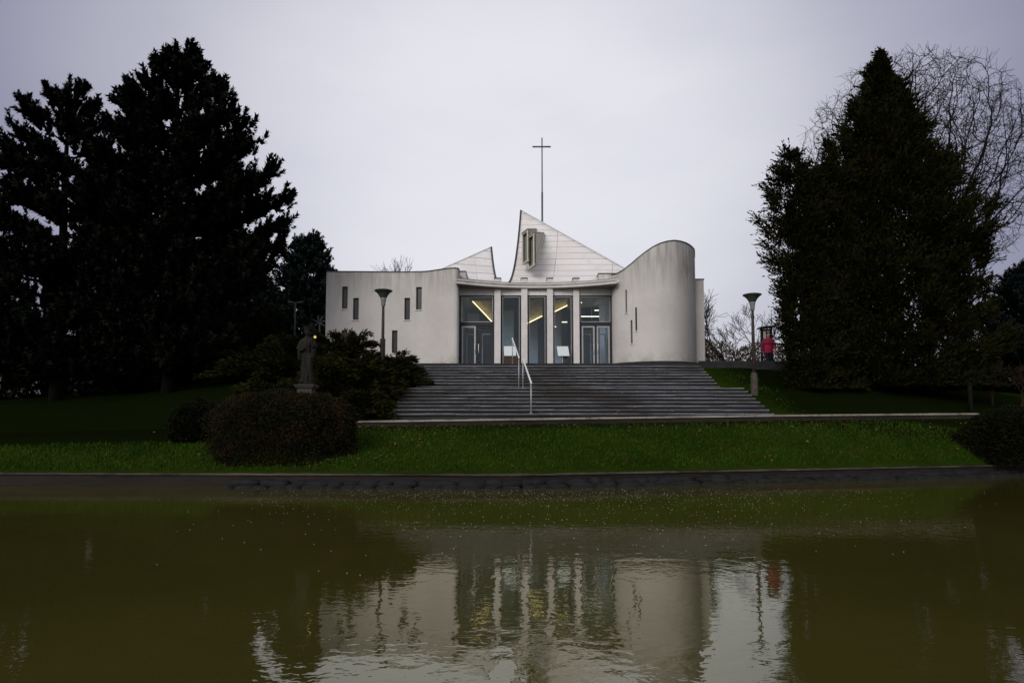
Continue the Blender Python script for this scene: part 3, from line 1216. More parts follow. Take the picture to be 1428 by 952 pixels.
# inner pilasters and partitions
for (pa, pb, py0, Y, mt, z1) in ((652, 668, 424, 36.5, 'interior', 7.75), (700, 716.5, 424, 35.5, 'inner_teal', 7.75), (738, 750, 424, 37.0, 'interior', 8.0),
                                 (750.5, 757, 420, 36.5, 'interior_dark', 8.4), (772, 783, 430, 36.8, 'interior', 8.3), (783.5, 791, 430, 36.4, 'interior_dark', 8.3),
                                 (836, 853, 413, 35.2, 'interior', 8.6)):
    a, b = at(pa, 450, Y).x, at(pb, 450, Y).x
    MB().box(a, b, Y, Y + .25, Z3 + .012, z1).build('partition', M[mt], church)


def led_beam(pts_px, Y, strip, mat='led'):
    pts = [at(x, y, Y) for x, y in pts_px]
    n = len(pts)
    vs = [tuple(p) for p in pts] + [(p.x, p.y + .12, p.z) for p in pts]
    fs = [tuple(range(n))[::-1], tuple(range(n, 2 * n))] + [(i, (i + 1) % n, n + (i + 1) % n, n + i) for i in range(n)]
    pan = MB().add(vs, fs).build('slatted_panel', M['wood'], church)
    p, q = at(*strip[0], Y - .2), at(*strip[1], Y - .2)
    MB().bar(p, q, .05, .03).build('light_strip', M[mat], pan)


led_beam([(659, 419.5), (686, 419.5), (686, 448)], 34.6, ((659, 420), (685.6, 448)))
led_beam([(735, 419), (756.5, 416), (756.5, 440), (735, 451)], 34.6, ((734, 451.5), (756, 440.5)))
led_beam([(769, 420), (791.5, 416), (791.5, 425), (769, 436.5)], 34.6, ((768, 437.2), (791, 425.8)))
for (a, b, y, Y) in ((808, 835.5, 441.2, 34.8), (808, 835.5, 448.8, 34.9), (805, 811.5, 421.8, 35.0), (829, 835, 432.6, 34.9), (783.5, 791, 449, 36.2), (772, 775.5, 455.5, 35.0)):
    MB().bar(at(a, y, Y), at(b, y, Y), .05, .035).build('light_strip', M['led_cool'], church)

# ---- roof shells
def shell(name, front_l, front_r, ridge_l, ridge_r, rows, useam, curved=True, pw=1.5):
    nu, nv = 28, 18
    vs, uvs = [], []
    for j in range(nv + 1):
        t = j / nv
        for i in range(nu + 1):
            u = i / nu
            f = front_l.lerp(front_r, u)
            if curved:
                f = Vector((f.x, max(f.y, eave_y(f.x) + .22), f.z))
            r = ridge_l.lerp(ridge_r, u)
            p = f.lerp(r, t)
            p.x = f.x + (r.x - f.x) * t ** .72
            k = t ** pw
            z = f.z + (r.z - f.z) * k
            p = Vector((p.x, p.y, z))
            vs.append(p)
            uvs.append((8 * (4 + (u - useam[0]) / useam[1]), (z + .05 * p.x) * rows))
    fs = []
    W = nu + 1
    for j in range(nv):
        for i in range(nu):
            a = j * W + i
            fs.append((a, a + 1, a + W + 1, a + W))
    me = bpy.data.meshes.new(name)
    me.from_pydata([tuple(v) for v in vs], [], fs)
    uvl = me.uv_layers.new(name='UVMap')
    for lp in me.loops:
        uvl.data[lp.index].uv = uvs[lp.vertex_index]
    me.update()
    o = link(name, me, M['roof'], church, True)
    md = o.modifiers.new('thick', 'SOLIDIFY')
    md.thickness = .14
    md.offset = -1
    md.use_even_offset = False
    # metal edge along the two free edges
    e1 = [vs[j * W] for j in range(nv + 1)]
    e2 = [vs[j * W + nu] for j in range(nv + 1)]
    top = [vs[nv * W + i] for i in range(nu + 1)]
    return o, e1, e2, top, vs, W


zf = ze1 + .07
fl = Vector((at(700.5, 392, 32.5).x, 32.5, zf))
fr = Vector((at(862, 392, 32.5).x, 31.75, zf))
pk = at(726.8, 293.8, 38.0)
re = at(876, 377, 34.2)
big, e1, e2, top, bigv, BW = shell('roof_shell', fl, fr, pk, re, 2.55, (.37, .5), True, 1.9)
MB().tube([p + Vector((-.02, -.02, .02)) for p in e1], .045, 6).build('edge_trim', M['coping'], big)
MB().tube([p + Vector((0, 0, .02)) for p in top], .03, 6).build('ridge_trim', M['white_sill'], big)
fl2 = Vector((at(612, 392, 32.5).x, 32.9, ztw - .35))
fr2 = Vector((at(700.8, 390, 32.5).x, 32.5, zf))
pk2 = at(684.8, 345, 36.5)
re2 = at(608, 379, 34.5)
sm, e1, e2, top, _, _ = shell('roof_shell', fl2, fr2, re2, pk2, 1.9, (.24, .45), True, 1.8)
MB().tube([p + Vector((.02, -.02, .02)) for p in e2], .045, 6).build('edge_trim', M['coping'], sm)
MB().tube([p + Vector((0, 0, .02)) for p in top], .03, 6).build('ridge_trim', M['white_sill'], sm)
# gable walls closing the sails behind, and the flat roof between them
for (p, q) in ((pk, re), (re2, pk2)):
    d = Vector((0, .16, 0))
    a, b = p + d, q + d
    vs = [(a.x, a.y, 8.0), (b.x, b.y, 8.0), (b.x, b.y, b.z - .1), (a.x, a.y, a.z - .1)]
    vs += [(x, y + .2, z) for x, y, z in vs]
    MB().add(vs, [(0, 1, 2, 3), (7, 6, 5, 4), (0, 4, 5, 1), (1, 5, 6, 2), (2, 6, 7, 3), (3, 7, 4, 0)]).build('gable_wall', M['stucco'], church)
MB().box(XL, XR + .2, 36.4, 46, 9.1, 9.25).build('flat_roof', M['coping'], church)


def dormer(xa, ya, xb, yb_, xc, yc, yab, ybb, YA, YB, YC):
    """wedge-shaped roof window: glazed face turned left, triangular cheek on the right"""
    A, B, C = at(xa, ya, YA), at(xb, yb_, YB), at(xc, yc, YC)
    A.z = B.z
    zb = at(xb, ybb, YB).z
    Ab, Bb = Vector((A.x, A.y, zb)), Vector((B.x, B.y, zb))
    CA = C + (A - B)
    fwd = (B - A).normalized()
    nrm = Vector((fwd.y, -fwd.x, 0))
    o = MB().add([B, Bb, C, A, Ab, CA], [(0, 1, 2), (3, 5, 4), (3, 0, 2, 5), (4, 5, 2, 1)]).build('dormer', M['dormer'], church)
    f = MB()
    w = .075

    def rail(P, Q):
        f.bar(P, Q, w, w)
    rail(A + fwd * w / 2, Ab + fwd * w / 2)
    rail(B - fwd * w / 2, Bb - fwd * w / 2)
    rail(A + fwd * w - Vector((0, 0, w / 2)), B - fwd * w - Vector((0, 0, w / 2)))
    rail(Ab + fwd * w + Vector((0, 0, w / 2)), Bb - fwd * w + Vector((0, 0, w / 2)))
    f.bar(Bb + Vector((.02, -.02, .03)), C + Vector((.02, -.02, -.03)), .06, .06)
    f.build('window_frame', M['dormer_trim'], o)
    up_ = Vector((0, 0, .04))
    ov = nrm * .07
    R = MB().add([A + ov, B + ov + fwd * .06, C + fwd * .06, CA] + [v + up_ for v in (A + ov, B + ov + fwd * .06, C + fwd * .06, CA)],
                 [(3, 2, 1, 0), (4, 5, 6, 7), (0, 1, 5, 4), (1, 2, 6, 5), (2, 3, 7, 6), (3, 0, 4, 7)])
    for i in range(8):
        x, y, z = R.v[i]
        R.v[i] = (x, y, z + .004)
    R.build('cap', M['dormer'], o)
    iA, iB, iAb, iBb = (v - nrm * .10 for v in (A, B, Ab, Bb))
    MB().add([iA, iAb, iBb, iB], [(0, 1, 2, 3)]).build('pane', M['dormer_pane'], o)
    return o


M['russet'] = mat_bark('russet_twigs', (.03, .017, .012))
M['pedestal'] = mat_stone('pedestal_stone', (.035, .031, .025), (.075, .068, .054), (.022, .02, .014))
M['dormer_trim'] = simple('dormer_trim', (.56, .54, .47), .6, var=.06)
M['dormer_pane'] = simple('dormer_glass', (.23, .22, .18), .4, spec=.3)
dormer(728.3, 327, 736.0, 320.5, 748, 320.0, 370, 364.5, 34.5, 33.75, 36.7)
dormer(736.4, 331.5, 744.6, 325.2, 758.3, 325.2, 376.5, 370.5, 34.0, 33.25, 36.6)

# ---- roof cross
cb, ct = at(756.2, 312, 39.0), at(755.4, 192.5, 39.0)
cx = MB()
zt = at(756, 268, 39).z
cx.tube([(cb.x, 39, cb.z - 4), (cb.x, 39, zt)], .055, 10)
cx.tube([(cb.x, 39, zt - .05), (cb.x, 39, ct.z)], .036, 10)
a, b = at(742.5, 204.8, 39), at(768, 205.2, 39)
cx.tube([(a.x, 39, a.z), (b.x, 39, a.z)], .048, 8)
cx.build('roof_cross', M['steel_cross'] if 'steel_cross' in M else simple('cross_steel', (.12, .12, .125), .5, .2), church, True)

# ---- info boards in front of the glass
def board(px, py, w, h, lean, label, base_mat, wide_base):
    p = at(px, py, 32.1)
    t = empty('info_board', (p.x, 32.1, Z3), label, 'sign', 'white notices by the entrance glass')
    hw = w / 2
    s = .10
    vs = [(p.x - hw + lean, 32.1, p.z - h / 2), (p.x + hw + lean, 32.1, p.z - h / 2), (p.x + hw, 32.22, p.z + h / 2), (p.x - hw, 32.22, p.z + h / 2)]
    vs += [(x, y + .03, z) for x, y, z in vs]
    MB().add(vs, [(0, 1, 2, 3), (7, 6, 5, 4), (0, 4, 5, 1), (1, 5, 6, 2), (2, 6, 7, 3), (3, 7, 4, 0)]).build('panel', M['board_white'], t)
    if wide_base:
        MB().box(p.x - hw, p.x + hw + .1, 32.15, 32.4, Z3, p.z - h / 2 - .01).build('cabinet', M['wood_brown'], t, bevel=.01)
    else:
        l = MB()
        l.tube([(p.x, 32.2, Z3 + .02), (p.x, 32.2, p.z - h / 2)], .025, 8)
        l.lathe((p.x, 32.2, Z3), [(.16, 0), (.16, .02), (.03, .04)], 16)
        l.build('stand', M['steel_post'], t, True)


board(710.8, 489, .56, .47, .02, 'white notice propped on a low brown cabinet behind the upper handrail', 'wood', True)
board(784.5, 489.2, .54, .47, .06, 'tilted white info board on a thin stand between the two right pillars', 'steel', False)

# ------------------------------------------------------------------ lamps
def lamp_parts(root, c, h):
    MB().lathe(c, [(.135, -.3), (.135, .02), (.125, .55), (.11, .75), (.07, .82)], 16).build('base', M['lamp_conc'], root, True)
    MB().lathe(c, [(.066, .8), (.058, h * .6), (.05, h - .62)], 14).build('pole', M['lamp_pole'], root, True)
    MB().lathe(c, [(.052, h - .63), (.075, h - .60), (.085, h - .5), (.105, h - .36), (.12, h - .30)], 20).build('collar', M['lamp_glass'], root, True)
    MB().lathe(c, [(.118, h - .302), (.15, h - .24), (.20, h - .16), (.27, h - .085), (.335, h - .045), (.345, h - .03), (.34, h - .012), (.30, h), (.05, h + .012)], 28).build('lamp_shade', M['lamp_green'], root, True)


M['lamp_pole'] = simple('lamp_pole_paint', (.042, .036, .032), .8, var=.35, scale=7)
for (px, py, Y, label) in ((534.8, 404.5, 25.6, 'trumpet topped street lamp rising from the junipers before the church wing'),
                           (1048.8, 410.2, 25.3, 'trumpet topped street lamp on the grass right of the stairs')):
    p = at(px, py, Y)
    zg = ground_z(p.x, Y)
    r = empty('street_lamp', (p.x, Y, zg), label, 'street lamp', 'trumpet shaped street lamps')
    lamp_parts(r, (p.x, Y, zg), p.z - zg)

# thin double lamp behind the junipers
p = at(412, 422, 38)
r = empty('park_lamp', (p.x, 38, ground_z(p.x, 38)), 'thin double headed park lamp in front of the far spruce', 'street lamp')
zg = ground_z(p.x, 38)
MB().tube([(p.x, 38, zg), (p.x, 38, p.z)], .05, 8).build('pole', M['lamp_pole'], r, True)
for s in (-1, 1):
    MB().tube([(p.x, 38, p.z - .03), (p.x + s * .12, 38, p.z), (p.x + s * .42, 38, p.z + .03)], [.03, .05, .07], 8).build('lamp_head', M['lamp_pole'], r, True)

# pale star shaped ornament left of the wing
p = at(446, 449, 34)
zg = ground_z(p.x, 34)
r = empty('pinwheel', (p.x, 34, zg), 'pale star shaped pinwheel on a post beside the wing corner', 'pinwheel')
MB().tube([(p.x, 34, zg), (p.x, 34, p.z)], .035, 8).build('post', M['lamp_glass'], r, True)
for k in range(7):
    a = 2 * PI * k / 7 + .2
    d = Vector((math.cos(a), 0, math.sin(a)))
    q = Vector((p.x, 33.95, p.z))
    n = Vector((-d.z, 0, d.x))
    b = MB()
    vs = [q + d * .05 - n * .02, q + d * .28 - n * .035, q + d * .34, q + d * .28 + n * .035 + Vector((0, .03, 0)), q + d * .05 + n * .02]
    vs += [v + Vector((0, .012, 0)) for v in vs]
    b.add(vs, [(0, 1, 2, 3, 4), (9, 8, 7, 6, 5)] + [(i, 5 + i, 5 + (i + 1) % 5, (i + 1) % 5) for i in range(5)])
    b.build('blade', M['lamp_glass'], r)

# ------------------------------------------------------------------ vegetation
def crown_obj(name, arr, k, mat, parent):
    me = mesh_np(name, arr, k)
    return link(name, me, M[mat], parent)


def outline_fn(rows, cx, Y):
    """rows (py, left px, right px) -> functions of z: left and right radius in metres"""
    zs, rl, rr = [], [], []
    for py, l, r in rows:
        c = at(cx, py, Y)
        zs.append(c.z)
        rl.append(c.x - at(l, py, Y).x)
        rr.append(at(r, py, Y).x - c.x)
    o = np.argsort(zs)
    zs, rl, rr = np.array(zs)[o], np.array(rl)[o], np.array(rr)[o]
    return (lambda z: np.interp(z, zs, rl)), (lambda z: np.interp(z, zs, rr)), zs[0], zs[-1]


def rad_at(fl, fr, z, phi):
    c = np.cos(phi)
    l, r = fl(z), fr(z)
    return np.where(c > 0, r, l) * c * c + .5 * (l + r) * (1 - c * c)


def pine(cx, Y, rows, label, group, nbr=95, seed=1, mat='pine', tuft=.34, trunk_r=.24, depth=1.0, needles=26, shoots=9):
    r = np.random.default_rng(seed)
    fl, fr, zlo, zhi = outline_fn(rows, cx, Y)
    x0 = at(cx, 500, Y).x
    zg = ground_z(x0, Y)
    root = empty('pine_tree', (x0, Y, zg), label, 'tree', group)
    tb = MB()
    tb.tube([(x0, Y, zg - .3), (x0 + .05, Y, zg + (zhi - zg) * .35), (x0 - .04, Y, zg + (zhi - zg) * .7), (x0, Y, zhi - .5)],
            [trunk_r * 1.15, trunk_r * .85, trunk_r * .5, .03], 10)
    P, D, LL = [], [], []
    for i in range(nbr):
        t = (i + .5) / nbr
        zt = zhi - (zhi - zlo) * t ** .85                     # height of the branch tip
        phi = i * 2.399963 + r.normal() * .25
        R = float(rad_at(fl, fr, zt, phi)) * r.uniform(.80, 1.04)
        R = max(.25, R)
        rise = R * (.42 - .36 * t) + .12                     # upper boughs climb, lower ones run flat
        zb = max(zg + .8, zt - rise)
        d = np.array([math.cos(phi), math.sin(phi) * depth])
        n = max(4, int(R / .38))
        pts = []
        for k in range(n + 1):
            s = k / n
            q = d * R * s
            pts.append(np.array([x0 + q[0], Y + q[1], zb + (zt - zb) * (s ** 1.5) - .12 * R * math.sin(PI * s) * t]))
        tb.tube(pts, [max(.012, (.02 + .018 * R) * (1 - .85 * k / n)) for k in range(n + 1)], 5, False)
        out = np.array([d[0], d[1], 0])
        side = np.array([-d[1], d[0], 0])
        for k in range(1, n + 1):
            s = k / n
            if s < .30:
                continue
            for m in range(shoots if k < n else shoots + 3):
                L = r.uniform(.25, .85) * (.5 + .5 * min(1, R / 2.5)) * (1.15 - .45 * s)
                a = r.uniform(-1.25, 1.25)
                dr = out * math.cos(a) + side * math.sin(a)
                base = pts[k] + (pts[k] - pts[k - 1]) * r.uniform(-1, 0)
                tip = base + dr * L + np.array([0, 0, L * r.uniform(-.12, .65)])
                P.append(tip)
                D.append(dr * .6 + np.array([0, 0, r.uniform(.5, 1.7)]))
                if m % 3 == 0:
                    P.append(base + (tip - base) * .55)
                    D.append(dr * .9 + np.array([0, 0, r.uniform(.1, .9)]))
    # leader
    for k in range(16):
        P.append(np.array([x0 + r.normal() * .10, Y + r.normal() * .10, zhi - .62 - .10 * k * r.uniform(.3, 1)]))
        a = r.uniform(0, 2 * PI)
        D.append(np.array([math.cos(a) * .45, math.sin(a) * .45, 1.3]))
    P, D = np.array(P), np.array(D)
    L = r.uniform(.75, 1.35, len(P)) * tuft
    arr = brushes(P, D, L * 1.3, L * .56, needles)
    tb.build('trunk', M['bark'], root, True)
    crown_obj('crown', arr, 3, mat, root)
    return root


def cloud_tree(name, cx, Y, rows, label, cat, group=None, seed=3, clumps=300, per=80, leaf=(.16, .34), mat='thuja', up=1.2, trunk_r=.2, spread=(.30, .5),
               fill=.25, depth=1.0, base_py=None, lump=.16, aspect=.42, base_z=None, inner=.5):
    """conifer or shrub with foliage in flame-like clumps spread through its volume"""
    r = np.random.default_rng(seed)
    fl, fr, zlo, zhi = outline_fn(rows, cx, Y)
    x0 = at(cx, 500, Y).x
    zg = ground_z(x0, Y) if base_z is None else base_z
    root = empty(name, (x0, Y, zg), label, cat, group)
    t = r.uniform(0, 1, clumps * 4)
    z = zlo + (zhi - zlo) * t
    phi = r.uniform(0, 2 * PI, clumps * 4)
    R = rad_at(fl, fr, z, phi)
    keep = r.uniform(0, 1, len(z)) < (R / R.max()) ** 1.0 + .06
    z, phi, R = z[keep][:clumps], phi[keep][:clumps], R[keep][:clumps]
    lumpf = 1 - lump * .6 + lump * np.sin(phi * 5 + z * 1.3 + seed) * np.sin(z * 2.1 + phi * 2)
    f = 1 - inner * r.uniform(0, 1, len(z)) ** 2.2
    rr = np.maximum(0, R * lumpf * f - spread[0] * .55)
    C = np.stack([x0 + rr * np.cos(phi), Y + rr * np.sin(phi) * depth, z - spread[1] * .4], 1)
    out = np.stack([np.cos(phi), np.sin(phi), np.zeros_like(phi)], 1)
    n = len(C)
    sc = np.minimum(1, .45 + .55 * R / max(R.max() * .35, .01))[:, None, None]
    ns = max(4, per // 9)                                   # sprays per clump, leaflets along each spray
    sd = out[:, None] * r.uniform(.1, .9, (n, ns, 1)) + np.array([0, 0, up]) * r.uniform(.35, 1.1, (n, ns, 1)) + r.normal(size=(n, ns, 3)) * .36
    sd = unit(sd)
    sl = (spread[0] + spread[1]) * r.uniform(.35, .80, (n, ns, 1)) * sc
    sb = C[:, None] - sd * sl * .35 + r.normal(size=(n, ns, 3)) * spread[0] * .22 * sc
    nl = 11
    tt = (np.arange(nl) / (nl - 1))[None, None, :, None]
    sg = np.where(np.arange(nl) % 2 == 0, 1.0, -1.0)[None, None, :, None]
    lat = unit(np.cross(sd, r.normal(size=(n, ns, 3))))[:, :, None]
    bend = unit(out[:, None] + r.normal(size=(n, ns, 3)) * .5)[:, :, None]
    P = sb[:, :, None] + sd[:, :, None] * (sl[:, :, None] * tt) + bend * (sl[:, :, None] * .25 * tt ** 2)
    D = sd[:, :, None] * .9 + lat * sg * r.uniform(.35, 1.0, (n, ns, nl, 1)) * (1 - .8 * tt) + bend * .35 * tt + r.normal(size=(n, ns, nl, 3)) * .12
    P, D = P.reshape(-1, 3), D.reshape(-1, 3)
    m = int(len(P) * fill)
    zf = zlo + (zhi - zlo) * r.uniform(0, 1, m) ** 1.15
    pf = r.uniform(0, 2 * PI, m)
    Rf = rad_at(fl, fr, zf, pf) * np.sqrt(r.uniform(0, .55, m)) * .92
    P2 = np.stack([x0 + Rf * np.cos(pf), Y + Rf * np.sin(pf) * depth, zf - .1], 1)
    P = np.concatenate([P, P2])
    D = np.concatenate([D, r.normal(size=(m, 3)) * .6 + np.array([0, 0, .8])])
    L = r.uniform(leaf[0], leaf[1], len(P))
    P[:, 2] = np.maximum(P[:, 2], zg + .02)
    arr = leaf_quads(P, D, L, L * aspect)
    tb = MB()
    top = zhi - .3
    tb.tube([(x0, Y, zg - .2), (x0 + .04, Y, zg + (top - zg) * .5), (x0, Y, top)], [trunk_r, trunk_r * .6, .015], 8)
    for k in range(14):
        a = k * 2.4
        zz = zg + (top - zg) * (.12 + .055 * k)
        q = float(rad_at(fl, fr, zz, a)) * .6
        tb.tube([(x0, Y, zz), (x0 + q * .5 * math.cos(a), Y + q * .5 * math.sin(a), zz + .15 * q), (x0 + q * math.cos(a), Y + q * math.sin(a), zz + .5 * q)],
                [trunk_r * .3, trunk_r * .2, .01], 4, False)
    tb.build('trunk', M['bark'], root)
    crown_obj('crown', arr, 4, mat, root)
    return root


def juniper(c, R, H, label, seed, n=70, lean=(0, 0), mat='juniper', zscale=1.0):
    """spreading juniper: arching feathered fronds"""
    r = np.random.default_rng(seed)
    zg = ground_z(c[0], c[1]) if len(c) == 2 else c[2]
    root = empty('spreading_juniper', (c[0], c[1], zg), label, 'shrub', 'spreading junipers left of the stairs')
    P, D, LL = [], [], []
    tb = MB()
    for i in range(n):
        a = i * 2.39996 + r.normal() * .2
        e = r.uniform(.15, 1.25)
        Rb = R * (1.05 - .5 * (e - .15)) * r.uniform(.7, 1.05)
        Hb = H * (.12 + .85 * (e - .15) / 1.1) * r.uniform(.85, 1.1)
        d = np.array([math.cos(a), math.sin(a), 0])
        side = np.array([-d[1], d[0], 0])
        K = 9
        pts = []
        for k in range(K + 1):
            s = k / K
            p = np.array([c[0], c[1], zg]) + d * Rb * s + np.array([lean[0] * s, lean[1] * s, Hb * math.sin(min(1, s * 1.15) * PI * .5) - .12 * Rb * s ** 3])
            p[2] = max(p[2], ground_z(p[0], p[1]) + .06)
            pts.append(p)
        tb.tube(pts, [.03 * (1 - .85 * k / K) for k in range(K + 1)], 4, False)
        for k in range(2, K + 1):
            tdir = pts[k] - pts[k - 1]
            tdir /= max(np.linalg.norm(tdir), 1e-6)
            for m in range(30):
                w = r.normal() * .5
                b = pts[k] + (pts[k] - pts[k - 1]) * r.uniform(-1, .3) + side * r.normal() * .14 * (1.25 - .6 * k / K) + np.array([0, 0, r.normal() * .05])
                P.append(b)
                D.append(tdir * 1.1 + side * w + np.array([0, 0, .28 + r.normal() * .25]))
    P, D = np.array(P), np.array(D)
    L = r.uniform(.10, .26, len(P))
    tb.build('stems', M['bark'], root)
    crown_obj('foliage', leaf_quads(P, D, L, L * .24), 4, mat, root)
    return root


def bare_tree(x, Y, zg, H, label, seed, spread=1.0, levels=6, r0=.2, mat='twig', group=None, name='bare_tree', lean=0.0, trunk=.28, kids=(3, 4), droop=0.0, minr=.007):
    r = random.Random(seed)
    root = empty(name, (x, Y, zg), label, 'tree', group)
    tb, cb = MB(), MB()

    def grow(p, d, L, rad, lev):
        n = 4 if lev < 4 else 3
        pts = [p]
        q = p.copy()
        dd = d.copy()
        for k in range(n):
            dd = (dd + Vector((r.gauss(0, .12), r.gauss(0, .12), r.gauss(.05, .10) - droop * lev * .05))).normalized()
            q = q + dd * (L / n)
            pts.append(q.copy())
        rr = [max(minr, rad * (1 - .45 * k / n)) for k in range(n + 1)]
        (tb if lev == 0 else cb).tube(pts, rr, 8 if lev == 0 else (5 if lev < 3 else 3), False)
        if lev >= levels:
            return
        kn = r.randint(*kids) + (1 if lev >= 2 else 0)
        for i in range(kn):
            f = r.uniform(.35, 1.0) if i else 1.0
            j = min(n - 1, int(f * n))
            fr_ = f * n - j
            b = pts[j].lerp(pts[j + 1], min(1, fr_))
            ang = r.uniform(.35, .95) * spread
            ax = dd.orthogonal().normalized()
            ax.rotate(Matrix.Rotation(r.uniform(0, 2 * PI), 3, dd))
            nd = dd.copy()
            nd.rotate(Matrix.Rotation(ang, 3, ax))
            nd = (nd + Vector((0, 0, .16 - droop * .2))).normalized()
            grow(b, nd, L * r.uniform(.62, .86), rad * .55 * r.uniform(.8, 1.1), lev + 1)

    grow(Vector((x, Y, zg - .2)), Vector((lean, 0, 1)).normalized(), H * trunk, r0, 0)
    tb.build('trunk', M[mat], root, True)
    cb.build('crown', M[mat], root)
    return root


def leafy_bush(name, cx, Y, rows, label, cat, seed, n, mat, leaf=(.04, .085), depth=.9, group=None, zbase=None):
    """dense clipped bush: leaves spread through a shell"""
    r = np.random.default_rng(seed)
    fl, fr, zlo, zhi = outline_fn(rows, cx, Y)
    x0 = at(cx, 600, Y).x
    zg = ground_z(x0, Y) if zbase is None else zbase
    root = empty(name, (x0, Y, zg), label, cat, group)
    zlo = min(zlo, zg)
    t = r.uniform(0, 1, n)
    z = zlo + (zhi - zlo) * t
    phi = r.uniform(0, 2 * PI, n)
    R = rad_at(fl, fr, z, phi)
    q = 1 - r.uniform(0, 1, n) ** 2.4 * .55
    lum = 1 + .06 * np.sin(phi * 6 + z * 3) + .05 * np.sin(phi * 11 - z * 5 + 2) + .03 * np.sin(phi * 23 + z * 9) + r.normal(size=n) * .035
    # top cap gets its own leaves
    P = np.stack([x0 + R * q * lum * np.cos(phi), Y + R * q * lum * np.sin(phi) * depth, z], 1)
    k = n // 3
    pc = r.uniform(0, 2 * PI, k)
    u = np.sqrt(r.uniform(0, 1, k))
    zc = zhi - (zhi - zlo) * .30 * u ** 2.6 + r.normal(size=k) * .05 + .05 * np.sin(pc * 7 + u * 9)
    Rc = rad_at(fl, fr, zc, pc) * u
    P2 = np.stack([x0 + Rc * np.cos(pc), Y + Rc * np.sin(pc) * depth, zc], 1)
    P = np.concatenate([P, P2])
    P[:, 2] = np.maximum(P[:, 2], np.array([ground_z(a, b) for a, b in P[:, :2]]) + .01)
    D = np.stack([P[:, 0] - x0, P[:, 1] - Y, (P[:, 2] - zlo) * .7], 1)
    D = unit(D) + r.normal(size=D.shape) * .7
    L = r.uniform(leaf[0], leaf[1], len(P))
    tb = MB()
    for i in range(16):
        a = i * 2.4
        R0 = float(fr(zlo + (zhi - zlo) * .5)) * .7
        e = r.uniform(.3, 1)
        tb.tube([(x0, Y, zg - .1), (x0 + R0 * .4 * e * math.cos(a), Y + R0 * .4 * e * math.sin(a), zg + (zhi - zg) * .45), (x0 + R0 * e * math.cos(a), Y + R0 * e * depth * math.sin(a), zg + (zhi - zg) * .85)],
                [.03, .02, .008], 4, False)
    tb.build('stems', M['bark'], root)
    crown_obj('foliage', leaf_quads(P, D, L, L * .5), 4, mat, root)
    return root


# ---- the two black pines on the left
PG = 'black pines left of the church'
pine(236, 27.5, [(76, 233, 239), (96, 216, 254), (120, 190, 286), (142, 160, 318), (170, 147, 332), (205, 140, 354), (232, 122, 382), (262, 114, 390), (300, 108, 394), (335, 112, 390),
                (365, 118, 372), (400, 126, 344), (440, 132, 334), (475, 138, 326), (515, 150, 316)],
     'tallest black pine, pointed at the top, with a bough reaching toward the church wing', PG, nbr=136, seed=6, shoots=8, tuft=.38, depth=.62)
pine(80, 28.5, [(124, 75, 85), (140, 48, 106), (162, 16, 116), (190, -6, 122), (225, -22, 134), (260, -40, 150), (310, -55, 160), (360, -60, 165), (400, -60, 170), (440, -40, 172), (480, -30, 168), (520, -10, 156)],
     'shorter black pine at the left edge with sky gaps in its crown', PG, nbr=84, seed=9, shoots=8, tuft=.38, depth=.62)
pine(-75, 30, [(190, -80, -70), (230, -120, -35), (290, -150, -10), (350, -160, 5), (420, -150, 10), (480, -120, 0)],
     'black pine mostly cut off by the left edge of the picture', PG, nbr=50, seed=15, shoots=7)
# far spruce beside the wing
pine(426, 46, [(335, 423, 429), (350, 412, 440), (370, 398, 455), (390, 384, 466), (410, 376, 472), (440, 372, 476), (470, 372, 478), (500, 375, 478)],
     'dark spruce standing behind the left end of the white wing', 'spruces behind the church', nbr=80, seed=21, mat='pine_far', tuft=.44, shoots=8, needles=20)
pine(345, 50, [(372, 340, 350), (395, 322, 366), (420, 305, 382), (450, 295, 390), (490, 290, 396), (505, 300, 390)],
     'dark spruce half hidden behind the lower boughs of the tallest pine', 'spruces behind the church', nbr=60, seed=22, mat='pine_far', tuft=.44, shoots=7, needles=20)

# dark evergreens closing the view under the pines
for (cx, Y, top, hw, seed, lab) in ((20, 40, 430, 75, 31, 'dark evergreen shrub mass at far left behind the pines'),
                                    (118, 42, 415, 62, 32, 'dark evergreen behind the trunk of the shorter pine'),
                                    (185, 38, 418, 52, 33, 'dark evergreen between the two pine trunks'),
                                    (262, 36, 420, 60, 34, 'dark evergreen right behind the tallest pine trunk')):
    cloud_tree('evergreen_shrub', cx, Y, [(top, cx - 6, cx + 6), (top + 25, cx - hw * .6, cx + hw * .6), (top + 60, cx - hw, cx + hw), (545, cx - hw * .95, cx + hw * .95), (565, cx - hw * .8, cx + hw * .8)],
               lab, 'shrub', 'evergreens under the pines', seed=seed, clumps=150, per=60, leaf=(.22, .42), mat='dark_bush', up=.9, trunk_r=.14, spread=(.5, .55))
for (cx, Y, top, hw, seed, lab) in ((1418, 38, 470, 40, 36, 'dark evergreen at the right edge behind the russet shrubs'), (1350, 40, 480, 45, 37, 'dark evergreen behind the right side of the broad thuja')):
    cloud_tree('evergreen_shrub', cx, Y, [(top, cx - 6, cx + 6), (top + 25, cx - hw * .6, cx + hw * .6), (top + 45, cx - hw, cx + hw), (560, cx - hw * .95, cx + hw * .95)],
               lab, 'shrub', 'evergreens under the pines', seed=seed, clumps=90, per=60, leaf=(.2, .36), mat='dark_bush', up=.9, trunk_r=.12, spread=(.45, .5))
